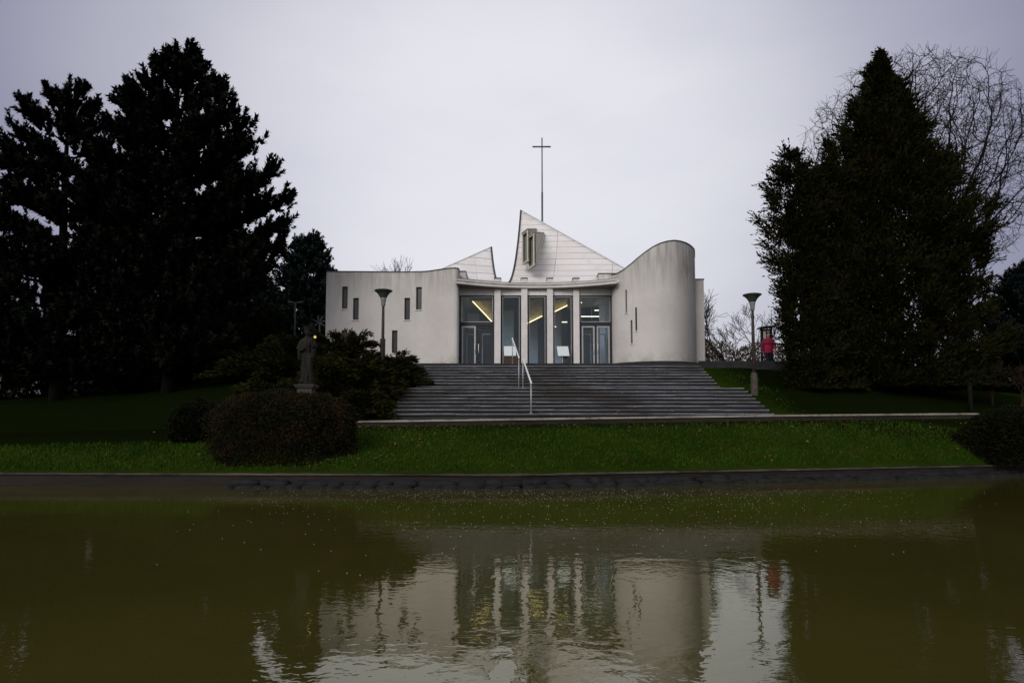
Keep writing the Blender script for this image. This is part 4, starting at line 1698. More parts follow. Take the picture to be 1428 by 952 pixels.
# row of columnar thujas behind the junipers
for i, (cx, top) in enumerate(((316, 420), (330, 414), (345, 417), (359, 415), (373, 422), (386, 426))):
    lab = ['leftmost', 'second', 'third', 'fourth', 'fifth', 'rightmost'][i]
    cloud_tree('columnar_thuja', cx, 38 + .2 * i, [(top, cx - 1.5, cx + 1.5), (top + 14, cx - 7, cx + 7), (top + 45, cx - 9.5, cx + 9.5), (530, cx - 9, cx + 9)],
               f'{lab} of the six green columnar thujas in a row behind the junipers', 'tree', 'columnar thujas in a row', seed=50 + i, clumps=70, per=46, leaf=(.12, .26), mat='thuja_hedge', up=1.6,
               trunk_r=.07, spread=(.16, .4))

# ---- big thuja group on the right
TG = 'thujas right of the stairs'
cloud_tree('thuja_tree', 1246, 28.0, [(70, 1240, 1246), (88, 1229, 1256), (108, 1214, 1270), (135, 1205, 1288), (160, 1196, 1304), (200, 1178, 1324), (240, 1166, 1348), (280, 1150, 1370), (315, 1140, 1388), (350, 1132, 1400),
                                    (400, 1126, 1402), (450, 1126, 1400), (500, 1130, 1392), (540, 1142, 1380), (572, 1160, 1364)],
           'broad tall thuja with a pointed top on the slope right of the stairs', 'tree', TG, seed=61, clumps=820, per=230, leaf=(.09, .21), mat='thuja', up=1.0, trunk_r=.3, spread=(.40, .66), fill=.3, lump=.26, aspect=.4, depth=.7)
cloud_tree('thuja_tree', 1120, 26.6, [(206, 1094, 1108), (225, 1086, 1126), (250, 1078, 1160), (290, 1064, 1172), (330, 1070, 1178), (380, 1074, 1180), (430, 1078, 1182), (480, 1086, 1182), (520, 1098, 1178), (562, 1110, 1172)],
           'smaller loose thuja in front left of the broad thuja, beside the lamp', 'tree', TG, seed=62, clumps=330, per=150, leaf=(.07, .17), mat='thuja', up=.8, trunk_r=.16, spread=(.36, .46), fill=.2, lump=.34, aspect=.42, depth=.75)
cloud_tree('thuja_tree', 1172, 27.0, [(196, 1150, 1160), (225, 1140, 1176), (270, 1128, 1196), (330, 1122, 1210), (420, 1120, 1216), (510, 1130, 1210), (556, 1140, 1200)],
           'middle thuja filling the gap between the broad thuja and the loose one', 'tree', TG, seed=63, clumps=280, per=150, leaf=(.07, .18), mat='thuja', up=1.0, trunk_r=.16, spread=(.36, .52), fill=.25, lump=.24, depth=.75)
# fir branch mass at right edge
pine(1452, 33, [(372, 1440, 1452), (392, 1418, 1480), (412, 1402, 1500), (430, 1394, 1510), (460, 1388, 1516), (500, 1390, 1512)],
     'dark fir reaching in from the right edge with drooping boughs', None, nbr=70, seed=24, mat='pine_far', tuft=.36, shoots=8)
# bare trees
def colonised_tree(x, Y, zg, c, rad, label, seed, n_att=4200, stepl=.27, fork=4.5, mat='twig', twig_r=.0115):
    """leafless crown grown towards points scattered through an ellipsoid, so that limbs arch and fork like a real tree"""
    r = np.random.default_rng(seed)
    root = empty('bare_tree', (x, Y, zg), label, 'tree')
    a = unit(r.normal(size=(n_att, 3))) * (r.uniform(.05, 1, (n_att, 1)) ** .36) * np.array(rad) + np.array(c)
    a = a[a[:, 2] > zg + 3.2]
    nodes = [np.array([x, Y, zg - .2])]
    par = [-1]
    while nodes[-1][2] < zg + fork:
        nodes.append(nodes[-1] + np.array([r.normal() * .05, r.normal() * .05, stepl]))
        par.append(len(nodes) - 2)
    N = np.array(nodes)
    alive = np.ones(len(a), bool)
    near = np.zeros(len(a), int)
    nd = np.full(len(a), 1e9)
    done = 0
    spawned = {}
    for it in range(110):
        new = N[done:]
        d = np.linalg.norm(a[:, None] - new[None], axis=2)
        k = d.argmin(1)
        dm = d[np.arange(len(a)), k]
        upd = dm < nd
        near[upd] = k[upd] + done
        nd[upd] = dm[upd]
        alive &= nd > stepl * 1.15
        done = len(N)
        if not alive.any():
            break
        ids = np.unique(near[alive])
        add = []
        for i in ids:
            m = alive & (near == i)
            spawned[i] = spawned.get(i, 0) + 1
            if spawned[i] > 3:
                alive[m] = False
                continue
            v = unit(a[m] - N[i]).sum(0)
            L = np.linalg.norm(v)
            if L < 1e-3:
                continue
            pd = N[i] - N[par[i]] if par[i] >= 0 else np.array([0, 0, 1.0])
            v = v / L + .55 * pd / max(np.linalg.norm(pd), 1e-6) + r.normal(size=3) * .16
            add.append(N[i] + v / np.linalg.norm(v) * stepl)
            par.append(i)
        if not add:
            break
        N = np.concatenate([N, np.array(add)])
    n = len(N)
    kids = [[] for _ in range(n)]
    for i in range(1, n):
        kids[par[i]].append(i)
    area = np.zeros(n)
    for i in range(n - 1, -1, -1):
        area[i] = sum(area[k] for k in kids[i]) if kids[i] else twig_r ** 2.3
    R = area ** (1 / 2.3)
    R *= min(1.0, .34 / R[0])
    R = np.maximum(R, twig_r)
    tb, cb = MB(), MB()
    for i in range(1, n):
        p = par[i]
        (tb if N[i][2] < zg + fork else cb).tube([N[p], N[i]], [R[p] if len(kids[p]) == 1 else min(R[p], R[i] * 1.35), R[i]], 7 if R[i] > .06 else (4 if R[i] > .02 else 3), False)
        if len(kids[i]) <= 1 and R[i] < .035:
            for k in range(3 if not kids[i] else 2):
                d = unit((N[i] - N[p]) / stepl + r.normal(size=3) * .65 + np.array([0, 0, .15]))
                q = N[i] + d * r.uniform(.22, .55)
                e = unit(d + r.normal(size=3) * .4) * r.uniform(.15, .35)
                cb.tube([N[i], q, q + e], [twig_r * .9, twig_r * .75, twig_r * .5], 3, False)
    tb.build('trunk', M[mat], root, True)
    cb.build('crown', M[mat], root)
    return root


b1 = at(1300, 500, 36)
cc = at(1280, 240, 36)
ex_ = at(1440, 240, 36).x - cc.x
colonised_tree(b1.x, 36, ground_z(b1.x, 36), tuple(cc), (ex_, 4.6, 6.3), 'large leafless tree arching behind the broad thuja on both sides', 77)
for i, (px, Y, H, seed, lab) in enumerate(((1020, 44, 8.8, 81, 'gnarled bare fruit tree left of the right lamp'), (1042, 46, 8.2, 82, 'bare fruit tree directly behind the right lamp pole'),
                                           (1000, 52, 6.2, 83, 'slim bare tree nearest the tower wall'))):
    b = at(px, 500, Y)
    bare_tree(b.x, Y, ground_z(b.x, Y), H, lab, seed, spread=1.0, levels=5, r0=.13, group='bare fruit trees behind the terrace', trunk=.26, kids=(2, 3), minr=.012)
for i, (px, Y, H, seed, lab) in enumerate(((586, 62, 12.4, 91, 'leafless tree top rising above the wing roof'), (611, 60, 12.6, 92, 'leafless tree top beside the smaller roof sail'))):
    b = at(px, 500, Y)
    bare_tree(b.x, Y, ground_z(b.x, Y), H, lab, seed, spread=.5, levels=5, r0=.2, group='bare tree tops above the wing', kids=(3, 4), minr=.012, trunk=.34)
# brown hedge behind the terrace
hb = empty('beech_hedge', (14, 42, 4.3), 'low brown winter hedge along the back of the terrace right of the tower', 'hedge')
n = 15000
P = np.stack([rng.uniform(11.0, 24, n), rng.uniform(41.5, 43, n), np.zeros(n)], 1)
P[:, 2] = 4.3 + rng.uniform(0, 1, n) ** .8 * (2.45 + .25 * np.sin(P[:, 0] * 2.1) + .15 * np.sin(P[:, 0] * 5.3))
D = rng.normal(size=(n, 3)) * .6 + np.array([0, 0, 1.0])
L = rng.uniform(.12, .3, n)
crown_obj('twigs', leaf_quads(P, D, L, L * .25), 4, 'hedge_brown', hb)

# ---- shrubs
for (px, py, Y, R, H, seed, lab, n) in (
        (482, 515, 28.6, 2.2, 2.0, 101, 'tall spreading juniper against the white wing, left of the lamp', 80),
        (546, 540, 27.4, 1.75, 1.3, 102, 'spreading juniper at the left edge of the upper stairs', 72),
        (506, 560, 25.0, 1.9, 1.5, 103, 'spreading juniper beside the bottom of the stairs', 76),
        (462, 560, 24.2, 1.9, 1.6, 104, 'spreading juniper right of the statue', 74),
        (415, 530, 27.4, 2.4, 1.85, 105, 'spreading juniper directly behind the statue', 80),
        (360, 540, 27.6, 2.3, 1.5, 106, 'spreading juniper left of the statue at the lawn crest', 74),
        (375, 575, 23.6, 1.7, 1.15, 107, 'low spreading juniper behind the round bush', 66),
        (508, 580, 23.3, 1.3, .75, 108, 'lowest spreading juniper at the bottom left corner of the stairs', 60),
        (490, 545, 26.2, 2.0, 1.6, 109, 'spreading juniper under the left lamp', 76)):
    p = at(px, py, Y)
    juniper((p.x, Y), R, H, lab, seed, n)
leafy_bush('round_bush', 388, 18.75, [(549, 350, 430), (556, 328, 466), (567, 310, 482), (585, 300, 492), (615, 300, 493), (640, 306, 488), (655, 318, 478)],
           'large rounded bush with russet twig tips in front of the statue at the water', 'shrub', 111, 52000, 'round_bush', leaf=(.035, .08), depth=.75)
leafy_bush('round_bush', 452, 18.9, [(556, 430, 474), (566, 418, 486), (585, 412, 493), (620, 410, 494), (650, 418, 488)],
           'smaller rounded bush touching the right side of the large bush', 'shrub', 112, 24000, 'round_bush', leaf=(.035, .08), depth=.75)
leafy_bush('dark_shrub', 276, 20.6, [(562, 262, 292), (572, 248, 306), (590, 240, 312), (612, 242, 312)],
           'low dark shrub left of the large rounded bush', 'shrub', 113, 22000, 'dark_bush', leaf=(.05, .11), depth=.9)
leafy_bush('dark_shrub', 1412, 21.8, [(572, 1385, 1440), (585, 1368, 1460), (610, 1362, 1470), (640, 1366, 1470)],
           'dark shrub at the right end of the lawn near the water', 'shrub', 114, 26000, 'dark_bush', leaf=(.05, .11), depth=.9)
leafy_bush('dark_shrub', 1362, 22.6, [(596, 1350, 1376), (606, 1336, 1390), (630, 1332, 1394)],
           'low dark shrub just below the right end of the retaining wall', 'shrub', 115, 9000, 'dark_bush', leaf=(.05, .10), depth=.8)
b = at(1395, 560, 27)
for i, (px, Y, H, lab) in enumerate(((1384, 27.5, 3.6, 'russet bare shrub behind the fence post at right'), (1420, 26.5, 4.2, 'russet bare shrub at the right edge above the dark shrub'))):
    b = at(px, 560, Y)
    bare_tree(b.x, Y, ground_z(b.x, Y), H, lab, 120 + i, spread=.8, levels=4, r0=.06, mat='russet', group='russet shrubs at right', name='russet_shrub', trunk=.22, kids=(4, 5), minr=.009)

# grass blades on the lawn
n = 70000
gx = rng.uniform(-26, 24, n)
gy = np.empty(n)
gz = np.empty(n)
ok = np.ones(n, bool)
for i in range(n):
    x = gx[i]
    b_, w_ = interp(x, BANK) + .16, interp(x, WALL) - .03 - .7 * rng.uniform() ** 2
    if i % 4 == 0:
        y = rng.uniform(w_ + 1.1, 31)
        if SL - .1 < x < SR + .1 or (-8 < x < SL and y > 29.5) or (x > SR and x < 13.4 and y > 29.6):
            ok[i] = False
    else:
        y = rng.uniform(b_, w_)
    if (x < -6.3 and y > 20.2) or (x > 10.2 and x < 25 and y > 23.6):
        ok[i] = False
    gy[i] = y
    gz[i] = ground_z(x, y) - .01
P = np.stack([gx, gy, gz], 1)[ok]
D = rng.normal(size=(len(P), 3)) * .38 + np.array([0, 0, 1.0])
L = rng.uniform(.05, .14, len(P))
gme = mesh_np('grass', leaf_quads(P, D, L, L * .22), 4)
go = link('grass', gme, M['blade'])
tag(go, 'short green grass blades over the lawn', 'grass', kind='stuff')

# fallen leaves under the bushes and along the wall foot
n = 900
fx = np.concatenate([rng.uniform(-9, 18, n // 2), rng.normal(-5.0, 2.4, n - n // 2)])
fv = []
for i, x in enumerate(fx):
    b_, w_ = interp(x, BANK) + .3, interp(x, WALL) - .1
    y = rng.uniform(b_, w_) if i % 3 else w_ - abs(rng.normal()) * .5
    if y < b_:
        continue
    z = ground_z(x, y) + rng.uniform(.03, .08)
    a = rng.uniform(0, 2 * PI)
    L = rng.uniform(.025, .055)
    d = np.array([math.cos(a), math.sin(a), rng.normal() * .35]) * L
    e = np.array([-math.sin(a), math.cos(a), rng.normal() * .35]) * L * .6
    p = np.array([x, y, z])
    fv += [p - d, p + e, p + d, p - e]
lo = link('fallen_leaves', mesh_np('fallen_leaves', np.array(fv), 4), simple('dead_leaf', (.13, .075, .030), .8, var=.5, scale=3))
tag(lo, 'scattered brown fallen leaves lying on the lawn', 'leaves', kind='stuff')

# petals and foam flecks drifting near the far bank
n = 1300
px_ = rng.normal(800, 235, n)
py_ = np.where(rng.uniform(0, 1, n) < .55, 680 + rng.gamma(1.6, 7, n), 682 + rng.gamma(1.4, 20, n))
vs, fs = [], []
for i in range(n):
    yy = 1238.0 / max(30, (py_[i] - 604.5))
    x, y = (px_[i] - 714) / 952 * yy, yy
    if y > interp(x, BANK) - .55 or y < 6 or not 215 < px_[i] < 1390:
        continue
    rr = rng.uniform(.003, .0085)
    a0 = rng.uniform(0, PI)
    e = rng.uniform(.45, 1)
    b0 = len(vs)
    for k in range(6):
        a = a0 + k * PI / 3
        vs.append((x + rr * math.cos(a), y + rr * e * math.sin(a) * 1.6, .003 + .001 * (k % 2)))
    vs.append((x, y, .006))
    fs += [(b0 + k, b0 + (k + 1) % 6, b0 + 6) for k in range(6)]
po = MB().add(vs, fs).build('floating_petals', M['petal'])
tag(po, 'scattered pale petals floating on the pond near the far bank', 'petals', kind='stuff')


# ------------------------------------------------------------------ figures
def remeshed(mb, voxel, name, mat, parent, smooth_iter=4):
    me = bpy.data.meshes.new(name)
    me.from_pydata(mb.v, [], mb.f)
    bm = bmesh.new()
    bm.from_mesh(me)
    bmesh.ops.recalc_face_normals(bm, faces=bm.faces)
    bm.to_mesh(me)
    bm.free()
    tmp = bpy.data.objects.new('tmp', me)
    col.objects.link(tmp)
    md = tmp.modifiers.new('r', 'REMESH')
    md.mode = 'VOXEL'
    md.voxel_size = voxel
    if smooth_iter:
        ms = tmp.modifiers.new('s', 'SMOOTH')
        ms.factor = .5
        ms.iterations = smooth_iter
    dg = bpy.context.evaluated_depsgraph_get()
    dg.update()
    out = bpy.data.meshes.new_from_object(tmp.evaluated_get(dg))
    bpy.data.objects.remove(tmp)
    out.name = name
    out.materials.clear()
    return link(name, out, mat, parent, True)


def rings(mb, rows, n=28, fold=0.0, nf=9, ph=0.0):
    """closed body from (cx, cy, z, rx, ry) sections"""
    vs, fs = [], []
    for (cx, cy, z, rx, ry) in rows:
        for k in range(n):
            a = 2 * PI * k / n
            w = 1 + fold * math.sin(nf * a + ph + z * 2.5)
            vs.append((cx + rx * w * math.cos(a), cy + ry * w * math.sin(a), z))
    for i in range(len(rows) - 1):
        for k in range(n):
            a, b = i * n + k, i * n + (k + 1) % n
            fs.append((a, b, b + n, a + n))
    fs.append(tuple(range(n))[::-1])
    fs.append(tuple((len(rows) - 1) * n + k for k in range(n)))
    return mb.add(vs, fs)


def ball(mb, c, r, sx=1, sy=1, sz=1, n=14):
    rows = []
    for i in range(1, 10):
        a = -PI / 2 + PI * i / 10
        rows.append((c[0], c[1], c[2] + r * sz * math.sin(a), r * sx * math.cos(a), r * sy * math.cos(a)))
    return rings(mb, rows, n)


# stone saint on a pedestal behind the round bush
sy = 20.6
sp_ = at(427.5, 536.5, sy)
zg = ground_z(sp_.x, sy)
sr = empty('stone_statue', (sp_.x, sy, zg), 'weathered sandstone statue of a robed saint on a pedestal rising behind the rounded bush', 'statue')
ped = MB()
X, Zp = sp_.x, sp_.z
ped.box(X - .34, X + .34, sy - .34, sy + .34, zg - .2, zg + .22)
ped.add([(X - .27, sy - .27, zg + .222), (X + .27, sy - .27, zg + .222), (X + .27, sy + .27, zg + .222), (X - .27, sy + .27, zg + .222),
         (X - .22, sy - .22, Zp - .112), (X + .22, sy - .22, Zp - .112), (X + .22, sy + .22, Zp - .112), (X - .22, sy + .22, Zp - .112)],
        [(0, 3, 2, 1), (4, 5, 6, 7), (0, 1, 5, 4), (1, 2, 6, 5), (2, 3, 7, 6), (3, 0, 4, 7)])
ped.box(X - .27, X + .27, sy - .27, sy + .27, Zp - .11, Zp - .062)
ped.box(X - .30, X + .30, sy - .30, sy + .30, Zp - .06, Zp)
ped.build('pedestal', M['pedestal'], sr, bevel=.012)
fg = MB()
h = at(427, 455, sy).z - Zp
s = h / 1.78
def S_(x, y, z): return (X + x * s, sy + y * s, Zp + z * s)
rows = [(0, 0, 0, .25, .20), (.0, 0, .06, .24, .20), (.01, 0, .09, .20, .165), (.01, 0, .30, .185, .155), (.0, 0, .55, .17, .14), (-.015, 0, .80, .165, .135), (-.025, 0, .98, .165, .13),
        (-.02, 0, 1.15, .175, .13), (-.012, 0, 1.30, .195, .13), (-.008, 0, 1.38, .18, .115), (-.005, 0, 1.43, .105, .085), (0, -.01, 1.47, .062, .062), (0, -.015, 1.52, .06, .06)]
rings(fg, [(X + a * s, sy + b * s, Zp + c * s, d * s, e * s) for a, b, c, d, e in rows], 44, .055, 9)
ball(fg, S_(.005, -.03, 1.60), .105 * s, .86, .95, 1.18)
fg.add([S_(-.014, -.125, 1.585), S_(.024, -.125, 1.585), S_(.005, -.155, 1.575), S_(.005, -.12, 1.63)], [(0, 1, 2), (1, 3, 2), (3, 0, 2), (0, 3, 1)])
rings(fg, [tuple(list(S_(.005, -.045 + .03 * k, 1.50 - .045 * k)) + [.055 * s * (1 - .3 * k), .035 * s * (1 - .25 * k)]) for k in range(3)][::-1], 12)   # beard
rings(fg, [tuple(list(S_(.005, -.02, 1.66 + .03 * k)) + [(.105 + .008 * k) * s, (.105 + .008 * k) * s]) for k in range(4)], 16)             # biretta
# arms: right hand on the chest, left arm carrying the crucifix outwards
fg.tube([S_(-.17, 0, 1.32), S_(-.25, -.03, 1.10), S_(-.13, -.17, 1.03), S_(-.02, -.2, 1.08)], [.075 * s, .075 * s, .055 * s, .04 * s], 10)
fg.tube([S_(.16, 0, 1.32), S_(.25, -.05, 1.12), S_(.22, -.18, 1.16), S_(.20, -.2, 1.24)], [.075 * s, .08 * s, .055 * s, .04 * s], 10)
# sleeves and cape hanging
rings(fg, [tuple(list(S_(-.2, -.08, .74 + .09 * k)) + [(.04 + .012 * k) * s, (.06 + .012 * k) * s]) for k in range(4)], 12, .06, 5)
rings(fg, [tuple(list(S_(.22, -.1, .80 + .09 * k)) + [(.04 + .012 * k) * s, (.06 + .012 * k) * s]) for k in range(4)], 12, .06, 5)
fg.tube([S_(.10, -.10, .95), S_(.13, -.15, .6), S_(.17, -.12, .12)], [.05 * s, .06 * s, .05 * s], 8)
fg.tube([S_(-.06, -.13, .9), S_(-.02, -.15, .5), S_(-.06, -.15, .08)], [.035 * s, .045 * s, .05 * s], 8)
fg.tube([S_(.04, -.12, .85), S_(.06, -.16, .4), S_(.03, -.17, .08)], [.025 * s, .035 * s, .04 * s], 8)
ball(fg, S_(-.10, -.15, .10), .09 * s, 1.0, .9, .8)
ball(fg, S_(.17, -.10, .17), .075 * s, .9, .9, 1.5)
# fingers round the shaft
for k in range(5):
    fg.tube([S_(.165 + .01 * (k == 4), -.215, 1.25 + .026 * k), S_(.195, -.25, 1.255 + .026 * k), S_(.225, -.225, 1.25 + .026 * k)], .013 * s, 6)
remeshed(fg, .016, 'figure', M['statue'], sr, 2)
cr_ = MB()
cr_.bar(S_(.20, -.215, 1.05), S_(.25, -.20, 1.52), .024 * s)
cr_.bar(S_(.175, -.20, 1.42), S_(.305, -.205, 1.405), .024 * s)
cr_.build('crucifix', M['statue'], sr)
sg = MB()
c0 = at(439.3, 469.8, sy - .24)
vs = []
for k in range(10):
    a = PI / 2 + k * PI / 5
    q = (.055 if k % 2 == 0 else .022)
    vs.append((c0.x + q * math.cos(a), c0.y, c0.z + q * math.sin(a)))
vs += [(x, y + .02, z) for x, y, z in vs]
sg.add(vs, [tuple(range(10)), tuple(range(10, 20))[::-1]] + [(i, 10 + i, 10 + (i + 1) % 10, (i + 1) % 10) for i in range(10)])
sg.build('gilt_star', M['gold'], sr)
hl = MB()
for k in range(5):
    a = PI * (.12 + .19 * k)
    c = S_(.005 + .19 * math.cos(a), .02, 1.66 + .15 * math.sin(a))
    ball(hl, c, .02 * s)
hl.tube([S_(.005 + .19 * math.cos(PI * q / 12), .02, 1.66 + .15 * math.sin(PI * q / 12)) for q in range(13)], .007, 6)
hl.build('halo', M['statue'], sr)

# walker in a pink coat on the terrace
py = 32.3
pp = at(1072, 500, py)
X, Zp = pp.x, Z3 + .0
pr_ = empty('person', (X, py, Zp), 'person in a pink coat and dark trousers walking on the terrace beside the notice board', 'person')
s = 1.0
bd = MB()
def B_(x, y, z): return (X + x, py + y, Zp + z)
for sgn, fwd in ((-1, -.12), (1, .12)):
    bd.tube([B_(sgn * .09, 0, .90), B_(sgn * .095, fwd * .35, .50), B_(sgn * .09, fwd * 1.2, .09)], [.095, .068, .045], 12)
    bd.tube([B_(sgn * .09, fwd * 1.2 + .05, .045), B_(sgn * .10, fwd * 1.2 - .05, .05), B_(sgn * .105, fwd * 1.2 - .16, .035)], [.042, .048, .034], 10)
rings(bd, [tuple(list(B_(0, 0, z)) + [a, b]) for z, a, b in ((.84, .15, .11), (.95, .165, .12), (1.08, .145, .11), (1.22, .165, .115), (1.36, .185, .11), (1.43, .12, .085), (1.47, .062, .062), (1.54, .055, .058))], 24)
ball(bd, B_(0, -.01, 1.61), .105, .82, .98, 1.15)
bd.add([B_(-.016, -.105, 1.585), B_(.016, -.105, 1.585), B_(0, -.135, 1.58), B_(0, -.10, 1.63)], [(0, 1, 2), (1, 3, 2), (3, 0, 2), (0, 3, 1)])
for sgn in (-1, 1):
    ball(bd, B_(sgn * .087, 0, 1.60), .026, .4, .9, 1.3)
hands = []
for sgn, fwd in ((-1, .10), (1, -.12)):
    sh, el_, wr = B_(sgn * .20, 0, 1.37), B_(sgn * .25, fwd * .3, 1.11), B_(sgn * .24, fwd * 1.3, .88)
    bd.tube([sh, el_, wr], [.055, .044, .03], 10)
    w_ = Vector(wr)
    bd.tube([w_, w_ + Vector((0, fwd * .15, -.09))], [.032, .036], 8)
    for k in range(4):
        o = Vector((0, (k - 1.5) * .019, 0))
        L = (.062, .074, .070, .055)[k]
        q = w_ + Vector((0, fwd * .15, -.085)) + o
        bd.tube([q, q + Vector((-sgn * .004, 0, -L * .55)), q + Vector((-sgn * .020, 0, -L))], .0095, 6)
    q = w_ + Vector((0, fwd * .1 - .036, -.03))
    bd.tube([q, q + Vector((-sgn * .006, -.022, -.03)), q + Vector((-sgn * .01, -.024, -.062))], .0105, 6)
remeshed(bd, .011, 'body', M['skin'], pr_, 1)
ct_ = MB()
rings(ct_, [tuple(list(B_(0, 0, z)) + [a, b]) for z, a, b in ((.74, .205, .155), (.86, .205, .16), (1.0, .195, .15), (1.12, .19, .145), (1.25, .205, .15), (1.37, .215, .14), (1.44, .14, .105), (1.49, .085, .085))], 32, .02, 7)
for sgn, fwd in ((-1, .10), (1, -.12)):
    ct_.tube([B_(sgn * .19, 0, 1.38), B_(sgn * .265, fwd * .3, 1.11), B_(sgn * .25, fwd * 1.25, .90)], [.085, .075, .058], 12)
remeshed(ct_, .014, 'coat', M['pink'], pr_, 2)
tr = MB()
for sgn, fwd in ((-1, -.12), (1, .12)):
    tr.tube([B_(sgn * .09, 0, .92), B_(sgn * .095, fwd * .35, .50), B_(sgn * .09, fwd * 1.2, .10)], [.112, .085, .068], 14)
    tr.tube([B_(sgn * .09, fwd * 1.2 + .06, .05), B_(sgn * .10, fwd * 1.2 - .05, .055), B_(sgn * .105, fwd * 1.2 - .18, .04)], [.05, .055, .042], 10)
rings(tr, [tuple(list(B_(0, 0, z)) + [.185, .14]) for z in (.80, .88, .98)], 20)
remeshed(tr, .014, 'trousers', M['trouser'], pr_, 1)
hr = MB()
ball(hr, B_(0, .012, 1.64), .112, .92, .98, 1.05)
ball(hr, B_(0, .06, 1.55), .085, .9, .7, 1.3)
remeshed(hr, .014, 'hair', M['hair'], pr_, 2)

# notice board
ny = 33.6
a, b = at(1060.5, 460, ny), at(1076.5, 460, ny)
nbz = at(1068, 455.5, ny).z
nbd = empty('notice_board', ((a.x + b.x) / 2, ny, Z3), 'black framed notice board with small sloping roof holding two pale posters', 'notice board')
for x in (a.x + .03, b.x - .03):
    MB().box(x - .035, x + .035, ny - .035, ny + .035, Z3, nbz - .06).build('post', M['black_metal'], nbd)
zb_, zt_ = at(1068, 474, ny).z, nbz - .12
frame_rect(MB(), a.x + .066, b.x - .066, zb_, zt_, ny - .03, .05, .06).build('frame', M['black_metal'], nbd)
m_ = (a.x + b.x) / 2
for x0, x1 in ((a.x + .13, m_ - .03), (m_ + .03, b.x - .13)):
    MB().box(x0, x1, ny - .012, ny + .0, zb_ + .07, zt_ - .07).build('poster', M['poster'], nbd)
MB().box(a.x + .1, b.x - .1, ny + .003, ny + .02, zb_ + .03, zt_ - .03).build('back_panel', M['black_metal'], nbd)
rf = MB()
rf.add([(a.x - .08, ny - .28, nbz - .10), (b.x + .08, ny - .28, nbz - .02), (b.x + .08, ny + .28, nbz - .02), (a.x - .08, ny + .28, nbz - .10),
        (a.x - .08, ny - .28, nbz - .04), (b.x + .08, ny - .28, nbz + .04), (b.x + .08, ny + .28, nbz + .04), (a.x - .08, ny + .28, nbz - .04)],
       [(0, 3, 2, 1), (4, 5, 6, 7), (0, 1, 5, 4), (1, 2, 6, 5), (2, 3, 7, 6), (3, 0, 4, 7)]).build('roof', M['black_metal'], nbd)

# terrace railing by the lamp
ry = 30.1
a, b = at(1051, 478.5, ry), at(1092, 479.5, ry)
rl = empty('metal_railing', (a.x, ry, Z3), 'thin dark metal railing on the terrace edge in front of the pink coat', 'railing')
MB().tube([a, b], .028, 8).build('rail', M['black_metal'], rl, True)
for t in (.02, .3, .65, .98):
    q = a.lerp(b, t)
    MB().tube([(q.x, ry, Z3 + .1), (q.x, ry, q.z - .01)], .02, 8).build('post', M['black_metal'], rl, True)

# fence post at the right end of the wall
p = at(1352, 534, 25.2)
zg = ground_z(p.x, 25.2)
fp = empty('fence_post', (p.x, 25.2, zg), 'dark wooden post at the right end of the retaining wall', 'post')
MB().tube([(p.x, 25.2, zg - .2), (p.x, 25.2, p.z - .05)], [.075, .07], 10).build('shaft', M['bark'], fp, True)
MB().lathe((p.x, 25.2, p.z - .048), [(.085, 0), (.085, .03), (.02, .06)], 12).build('cap', M['bark'], fp, True)

# house and parked car at the far left
hx, hy = at(14, 540, 52).x, 52
hz = ground_z(hx, hy)
ho = empty('house', (hx, hy, hz), 'plain grey house glimpsed under the pines at far left', 'house')
MB().box(hx - 5, hx + 2.6, hy, hy + 7, hz - .3, hz + 3.1).build('wall', M['house_wall'], ho)
MB().add([(hx - 5.3, hy - .3, hz + 3.1), (hx + 2.9, hy - .3, hz + 3.1), (hx + 2.9, hy + 7.3, hz + 3.1), (hx - 5.3, hy + 7.3, hz + 3.1), (hx - 5.3, hy + 3.5, hz + 5.4), (hx + 2.9, hy + 3.5, hz + 5.4)],
         [(0, 1, 5, 4), (2, 3, 4, 5), (0, 4, 3), (1, 2, 5), (3, 2, 1, 0)]).build('roof', M['house_roof'], ho)
for wx in (-1.6, .6):
    wf = frame_rect(MB(), hx + wx, hx + wx + 1.1, hz + 1.0, hz + 2.3, hy - .04, .08, .06).build('window', M['white_sill'], ho)
    MB().box(hx + wx + .08, hx + wx + 1.02, hy - .012, hy - .002, hz + 1.08, hz + 2.22).build('pane', M['dark_glass'], wf)
    MB().box(hx + wx - .06, hx + wx + 1.16, hy - .12, hy - .002, hz + .94, hz + .995).build('sill', M['white_sill'], wf)

cxp = at(6, 560, 43)
cz = ground_z(cxp.x, 43)
car = empty('parked_car', (cxp.x, 43, cz), 'white car parked under the pines at the far left edge', 'car')
prof = [(-2.1, .35), (-2.12, .72), (-1.95, .90), (-1.15, .98), (-.55, 1.42), (.75, 1.46), (1.55, 1.02), (2.05, .92), (2.12, .6), (2.1, .35)]
vs = [(cxp.x + x, 43 - .82 + (.14 if z > 1.2 else 0), cz + z) for x, z in prof] + [(cxp.x + x, 43 + .82 - (.14 if z > 1.2 else 0), cz + z) for x, z in prof]
n = len(prof)
MB().add(vs, [tuple(range(n)), tuple(range(n, 2 * n))[::-1]] + [(i, n + i, n + (i + 1) % n, (i + 1) % n) for i in range(n)]).build('body', M['car_white'], car, bevel=.05)
gv = [(-.98, 1.02), (-.5, 1.38), (.68, 1.41), (1.3, 1.04)]
for y0 in (-.83, .83):
    d = .02 if y0 < 0 else -.02
    vs = [(cxp.x + x, 43 + y0 + (.0 if z < 1.2 else (.13 if y0 < 0 else -.13)), cz + z) for x, z in gv]
    vs2 = [(x, y + d * 3, z) for x, y, z in vs]
    MB().add([(x, y - d * .6, z) for x, y, z in vs] + vs2, [(0, 1, 2, 3), (7, 6, 5, 4), (0, 4, 5, 1), (1, 5, 6, 2), (2, 6, 7, 3), (3, 7, 4, 0)]).build('side_window', M['dark_glass'], car)
